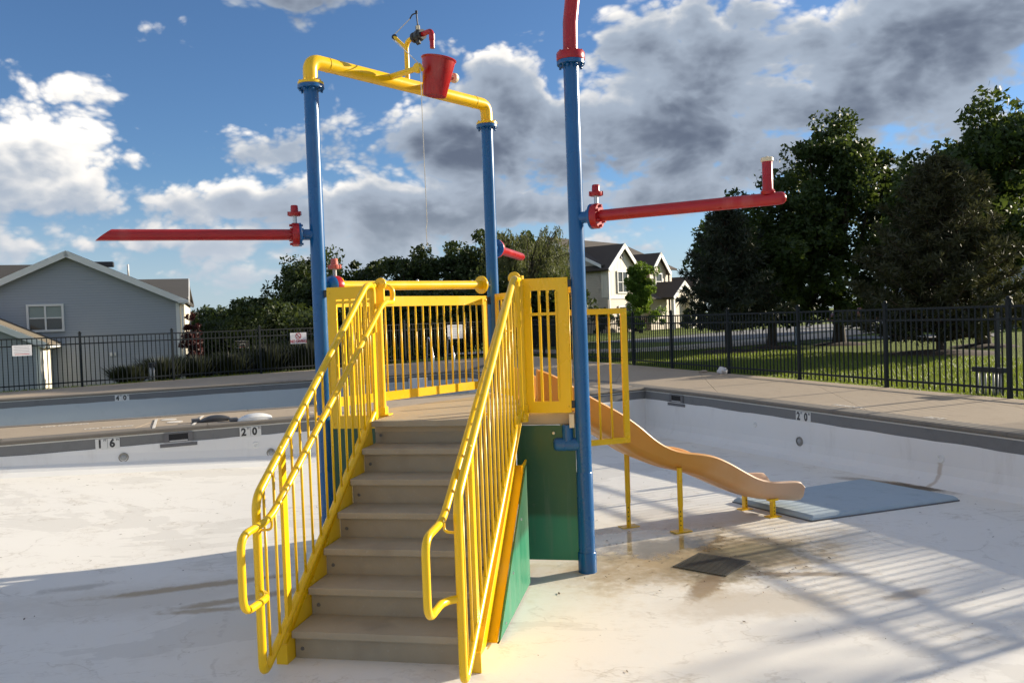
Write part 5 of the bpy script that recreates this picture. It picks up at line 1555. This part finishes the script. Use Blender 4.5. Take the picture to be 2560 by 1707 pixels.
def make_pine(name, label, x, y, H, W, seed, mat, group=None, base=.10, whorls=16, tuft=.16, dens=1.0):
    rng = np.random.default_rng(seed); zb = ground_z(x, y); root = thing(name, label, 'tree', (x, y, zb), group)
    mb = MB(); o = Vector((x, y, zb))
    mb.tube([o - Z3 * .1, o + Z3 * (H * .3), o + Z3 * (H * .65), o + Z3 * (H * .97)], [.026 * H, .020 * H, .012 * H, .003 * H], 10)
    Cs = []; As = []; Bs = []
    for k in range(whorls):
        t = k / (whorls - 1); h = H * (base + (1 - base) * t * .96)
        nb = int(rng.integers(5, 8)); ph = rng.uniform(0, 6)
        L0_ = W / 2 * ((1 - t) ** .72 * .92 + .07)
        for j in range(nb):
            an = ph + 2 * math.pi * j / nb + rng.uniform(-.3, .3); L_ = L0_ * rng.uniform(.62, 1.12)
            up = rng.uniform(.02, .22) + .35 * t
            d = Vector((math.cos(an), math.sin(an), 0))
            pts = [o + Z3 * h + d * (L_ * u_) + Z3 * (L_ * (up * u_ + .25 * u_ * u_ - .12 * u_)) for u_ in (0, .35, .7, 1)]
            mb.tube(pts, [.010 * H * (1 - .6 * t), .007 * H * (1 - .6 * t), .004 * H * (1 - .5 * t), .002 * H], 5, False)
            nt = max(3, int(L_ / .16 * dens))
            for u_ in np.linspace(.25, 1.0, nt):
                x_ = u_ * 3; i = min(2, int(x_)); c = pts[i].lerp(pts[i + 1], x_ - i)
                for q_ in range(2):
                    side = d.cross(Z3) * rng.uniform(-1, 1) * .34 * L_ * (1.1 - u_ * .7)
                    cc = np.array(c + side + Z3 * rng.uniform(-.03, .10)); nn = 15
                    dd = rng.normal(size=(nn, 3)) + np.array(d) * .5 + np.array([0, 0, .5]); dd /= np.linalg.norm(dd, axis=1)[:, None]
                    a_ = dd * (tuft * rng.uniform(.6, 1.0, nn))[:, None]; b_ = rng.normal(size=(nn, 3)); b_ -= dd * (dd * b_).sum(1)[:, None]; b_ /= np.linalg.norm(b_, axis=1)[:, None]
                    Cs.append(cc + a_ * .8); As.append(a_); Bs.append(b_ * tuft * .22)
    part('trunk', mb, 'bark_pine', root)
    link('crown', quads_mesh('crown', np.concatenate(Cs), np.concatenate(As), np.concatenate(Bs), mat), root, None)
    return root
GR = 'trees beyond the right fence'
make_pine('pine_tree', 'dark pine with open branches nearest the beige house', 6.9, 26.6, 4.7, 3.7, 11, 'needle_dark', GR, .16, 16, .15, 1.2)
make_tree('pear_tree', 'dark green tree rising between the left pine and the tallest crown', 8.9, 28.6, 6.1, 4.0, 12, 'leaf_pear', .085, 120, 130, group=GR, crown_base=.15, shape='dome', cr=.14)
make_tree('pear_tree', 'tall lobed green tree in the middle of the right hand row', 11.6, 29.6, 8.35, 5.6, 21, 'leaf_pear', .092, 190, 140, group=GR, crown_base=.10, shape='dome', leaders=14, cr=.105)
make_pine('pine_tree', 'brownish pine standing before the tall trees at right', 11.1, 21.6, 5.0, 5.0, 14, 'needle_brown', GR, .07, 20, .15, 1.25)
make_tree('pear_tree', 'large green tree at the right edge of the picture', 13.9, 24.6, 7.3, 5.8, 15, 'leaf_pear', .095, 190, 135, group=GR, crown_base=.10, shape='dome', leaders=13, cr=.11)
make_tree('pear_tree', 'shaded green tree filling the gap behind the brownish pine', 14.2, 30.8, 6.3, 5.6, 16, 'leaf_dark', .10, 120, 120, group=GR, crown_base=.24, shape='dome', cr=.14)
make_pine('pine_tree', 'low dark pine behind the trunks of the right hand row', 10.3, 32.8, 4.5, 5.2, 17, 'needle_dark', GR, .17, 15, .16, 1.2)
make_tree('pear_tree', 'green tree just past the right edge of the picture', 20.8, 11.1, 9.2, 5.0, 18, 'leaf_pear', .11, 60, 42, group=GR, crown_base=.12, shape='dome', cr=.13)
make_tree('pear_tree', 'unseen thin crowned tree added far past the right edge to dim the sun', 37.4, 22.6, 10.9, 6.0, 20, 'leaf_pear', .17, 50, 30, group=GR, crown_base=.40, shape='dome', cr=.13)  # added out of view, sized to thin the sunlight on the pool floor
make_tree('pear_tree', 'green tree well past the right edge beside the fence corner', 28.5, 11.0, 8.6, 5.6, 19, 'leaf_pear', .11, 80, 90, group=GR, crown_base=.2)
for cx, cy, r in ((6.9, 26.6, 1.1), (8.9, 28.6, .8), (11.6, 29.6, 1.0), (11.1, 21.6, 1.5), (13.9, 24.6, 1.0)):
    gz = ground_z(cx, cy); mb = MB(); mb.lathe((cx, cy, gz), Z3, [(r, -.02), (r * .8, .05), (r * .4, .10), (0, .12)], 20)
    tag(part('mulch_bed', mb, 'mulch'), 'low ring of dark mulch round the trunk at %s' % {6.9: 'the pine nearest the beige house', 8.9: 'the second tree from the left', 11.6: 'the tall lobed tree', 11.1: 'the brownish pine', 13.9: 'the right edge tree'}[cx], 'mulch', 'mulch rings under the trees')
make_tree('young_tree', 'small bright green tree in front of the beige house', 8.9, 57.5, 4.9, 4.0, 31, 'leaf_bright', .09, 120, 140, crown_base=.10, shape='cone', leaders=11, cr=.115)
make_tree('far_tree', 'distant green tree between the beige house and the pines', 21.5, 88, 11.5, 7.5, 32, 'leaf_mid', .26, 60, 90)
make_tree('far_tree', 'second distant tree showing past the left pine', 27, 92, 12.5, 8, 33, 'leaf_mid', .26, 60, 90)

# the wood behind the back fence
GB = 'trees of the dark wood behind the fence'
WOOD = [(-24.5, 62, 3.0, 6.0, 'leaf_mid', 'pale green low tree at the left end of the wood'),
        (-19.7, 58, 4.0, 6.6, 'leaf_mid', 'feathery green tree right of the porch house'),
        (-16.0, 54, 5.0, 4.6, 'leaf_dark', 'round topped dark tree left of the left blue pole'),
        (-13.4, 56, 6.9, 6.6, 'leaf_dark', 'dark tree just left of the left blue pole'),
        (-11.2, 50, 6.3, 6.4, 'leaf_dark', 'dark tree crossed by the left blue pole'),
        (-8.6, 54, 7.7, 5.6, 'leaf_dark', 'tallest rounded crown of the wood, right of the left blue pole'),
        (-5.9, 51, 7.0, 5.8, 'leaf_dark', 'dark crown above the middle of the yellow cross pipe'),
        (-3.6, 54, 6.7, 6.8, 'leaf_mid', 'broad crown in the middle of the wood'),
        (-1.4, 52, 6.6, 6.4, 'leaf_dark', 'lower crown left of the middle blue pole'),
        (1.2, 56, 7.0, 6.0, 'leaf_dark', 'dark crown behind the middle blue pole')]
for i, (x, y, h_, w_, mt, lb) in enumerate(WOOD):
    make_tree('wood_tree', lb, x, y, h_ + .3, w_, 50 + i, mt, .125, 105, 125, group=GB, crown_base=.04, shape='dome', cr=.135)
GU = 'bushes at the foot of the wood'
under = ['at the left end beside the porch house', 'behind the basketball hoop', 'left of the no diving sign', 'behind the no diving sign', 'behind the left blue pole', 'behind the newel post', 'behind the rules sign', 'beside the willow']
for i, (x, y) in enumerate(((-17.8, 50), (-14.8, 47.5), (-11.8, 44), (-9.0, 41.5), (-6.2, 40), (-3.6, 39), (-1.0, 38.5), (1.4, 39))):
    make_tree('wood_bush', 'dense dark bush of the wood ' + under[i], x, y, 3.4, 5.4, 80 + i, 'leaf_dark', .12, 60, 130, group=GU, crown_base=.0, shape='dome', leaders=4, cr=.2)

# willow
def willow(x, y, H, W, seed):
    rng = np.random.default_rng(seed); zb = ground_z(x, y); root = thing('willow_tree', 'drooping olive green willow between the middle and right blue poles', 'tree', (x, y, zb))
    mb = MB(); o = Vector((x, y, zb)); Cs = []; As = []; Bs = []
    mb.tube([o - Z3 * .1, o + Z3 * H * .25, o + Z3 * H * .5 + Vector((.1, 0, 0))], [.22, .17, .13], 10)
    for k in range(34):
        an = rng.uniform(0, 6.283); R_ = W / 2 * rng.uniform(.25, 1); hh = H * (1.0 - .28 * (R_ / (W / 2)) ** 2) * rng.uniform(.82, 1.0)
        d = Vector((math.cos(an), math.sin(an), 0)); st = o + Z3 * H * rng.uniform(.35, .5); en = o + d * R_ + Z3 * hh
        md = st.lerp(en, .55) + Z3 * .08 * H
        pts = [st.lerp(md, u_).lerp(md.lerp(en, u_), u_) for u_ in (0, .33, .66, 1)]
        mb.tube(pts, [.07, .045, .025, .008], 5, False)
        for j in range(24):
            u_ = rng.uniform(.35, 1.0); x_ = u_ * 3; i = min(2, int(x_)); c = pts[i].lerp(pts[i + 1], x_ - i)
            out = Vector(rng.normal(size=3)) * .22 + d * .12; Ls = rng.uniform(.5, 1.7) * H * .2
            nl = int(Ls / .055)
            ss = np.linspace(0, 1, nl)
            P_ = np.array(c)[None] + np.array(out)[None] * ss[:, None] ** .6 - np.array([0, 0, 1])[None] * (Ls * ss ** 1.35)[:, None] + rng.normal(size=(nl, 3)) * .03
            a_ = rng.normal(size=(nl, 3)) * .45 + np.array([0, 0, -1]); a_ /= np.linalg.norm(a_, axis=1)[:, None]
            b_ = rng.normal(size=(nl, 3)); b_ -= a_ * (a_ * b_).sum(1)[:, None]; b_ /= np.linalg.norm(b_, axis=1)[:, None]
            Cs.append(P_); As.append(a_ * .085); Bs.append(b_ * .034)
    part('trunk', mb, 'bark', root)
    link('crown', quads_mesh('crown', np.concatenate(Cs), np.concatenate(As), np.concatenate(Bs), 'leaf_willow'), root, None)
willow(.85, 40, 6.5, 6.0, 71)

make_tree('red_tree', 'small dark red leaved tree beside the grey house corner', -13.9, 36.5, 3.2, 1.4, 90, 'leaf_red', .075, 34, 70, crown_base=.22, cr=.18)

# clumps of tall grass behind the back fence
def grass_clump(x, y, H, W, seed, label):
    rng = np.random.default_rng(seed); zb = ground_z(x, y); n = 900
    a = rng.uniform(0, 6.283, n); r = W / 2 * np.sqrt(rng.uniform(0, 1, n)); lean = rng.uniform(.0, .9, n)
    h = H * rng.uniform(.55, 1.05, n)
    base = np.stack([x + np.cos(a) * r * .5, y + np.sin(a) * r * .5, np.full(n, zb)], 1)
    tip = base + np.stack([np.cos(a) * lean * W * .6, np.sin(a) * lean * W * .6, h], 1)
    C = (base + tip) / 2; A = (tip - base) / 2
    side = np.stack([-np.sin(a + .5), np.cos(a + .5), np.zeros(n)], 1)
    me = quads_mesh('blades', C, A, side * .035, 'reed')
    root = thing('grass_clump', label, 'tall grass', (x, y, zb), 'tall grass clumps behind the back fence'); link('blades', me, root, None)
GC = [(-10.3, 22.5, .55, 1.1), (-9.7, 23.2, .75, 1.3), (-9.0, 23.9, .72, 1.2), (-8.2, 24.5, .75, 1.2), (-7.4, 25.4, .95, 1.5), (-6.4, 26.2, 1.0, 1.6), (-5.5, 27.1, .95, 1.6)]
GL = ['first from the left behind the fence', 'second from the left, beside the outlet post', 'third from the left below the house corner', 'below the red leaved tree', 'below the porch columns', 'below the basketball hoop', 'nearest the no diving sign']
for i, (x, y, h_, w_) in enumerate(GC): grass_clump(x, y, h_, w_, 100 + i, 'dark tall grass clump ' + GL[i])

# shrubs by the beige house
for i, (p_, q_, h_, w_, mt, lb) in enumerate(((.6, -1.6, 1.3, 1.6, 'leaf_red', 'dark red shrub at the left corner of the beige house'), (2.2, -1.6, 1.0, 1.4, 'leaf_red', 'low red shrub under the beige house window'), (6.6, -3.5, 1.5, 1.2, 'leaf_dark', 'upright dark shrub by the porch column'), (9.0, -3.6, 1.4, 1.3, 'leaf_dark', 'rounded dark shrub right of the porch'), (-1.6, -.8, 1.6, 2.0, 'leaf_dark', 'dark shrub beside the shaded side of the beige house'))):
    Hh = HF((6.93, 62, .57), RX); q = Hh.P(p_, q_, 0)
    make_tree('shrub', lb, q.x, q.y, h_, w_, 120 + i, mt, .12, 22, 70, crown_base=0, shape='dome', leaders=4, cr=.24)

# grass tufts along the foot of both fences and on the near lawn
def tufts():
    rng = np.random.default_rng(7); P = []
    for A_, B_, n, w, out in ((FENCE_L[0], FENCE_L[1], 9000, 1.3, (-.645, .764)), (FENCE_R[0], FENCE_R[1], 95000, 7.0, (.946, .324))):
        t = rng.uniform(0, 1, n); d = rng.uniform(.02, 1, n) ** 1.6 * w + .03
        x = A_[0] + (B_[0] - A_[0]) * t + out[0] * d; y = A_[1] + (B_[1] - A_[1]) * t + out[1] * d
        P.append(np.stack([x, y], 1))
    P = np.concatenate(P); n = len(P)
    z = np.array([ground_z(a, b) for a, b in P])
    base = np.concatenate([P, z[:, None] - .01], 1); h = rng.uniform(.03, .085, n); a = rng.uniform(0, 6.283, n)
    tip = base + np.stack([np.cos(a) * h * .5, np.sin(a) * h * .5, h], 1)
    side = np.stack([-np.sin(a), np.cos(a), np.zeros(n)], 1) * .012
    o = link('lawn_blades', quads_mesh('lawn_blades', (base + tip) / 2, (tip - base) / 2, side, 'grass_blade')); o['kind'] = 'stuff'
    o['label'] = 'short grass blades along the foot of the fences'
tufts()

# dry leaves and grit lying on the pool floor
def litter():
    rng = np.random.default_rng(3); n = 520
    x = rng.uniform(-6, 5, n); y = rng.uniform(3.2, 11, n)
    # more of it in the mud by the right wall, round the drain and along the wall foot
    k = 120; t = rng.uniform(0, 1, k); x[:k] = 3.6 + t * 1.25 + rng.normal(size=k) * .05 - .06; y[:k] = 11.2 - t * 2.9 + rng.normal(size=k) * .08
    x[k:2 * k] = 1.4 + rng.normal(size=k) * .6; y[k:2 * k] = 6.3 + rng.normal(size=k) * .5
    z = np.array([floor_z(a, b) for a, b in zip(x, y)]) + .006
    C = np.stack([x, y, z], 1); A, B = rand_axes(rng, n, .012, .85); A *= rng.uniform(.4, 1.8, n)[:, None]; A[:, 2] *= .2; B[:, 2] *= .2
    o = link('leaf_litter', quads_mesh('leaf_litter', C, A, B, 'leaf_litter')); o['kind'] = 'stuff'; o['label'] = 'scattered dry leaf bits and grit on the white pool floor'
litter()

scene.render.engine = 'CYCLES'
scene.cycles.max_bounces = 6
scene.cycles.use_denoising = True
scene.cycles.use_adaptive_sampling = True
scene.cycles.adaptive_threshold = 0.025
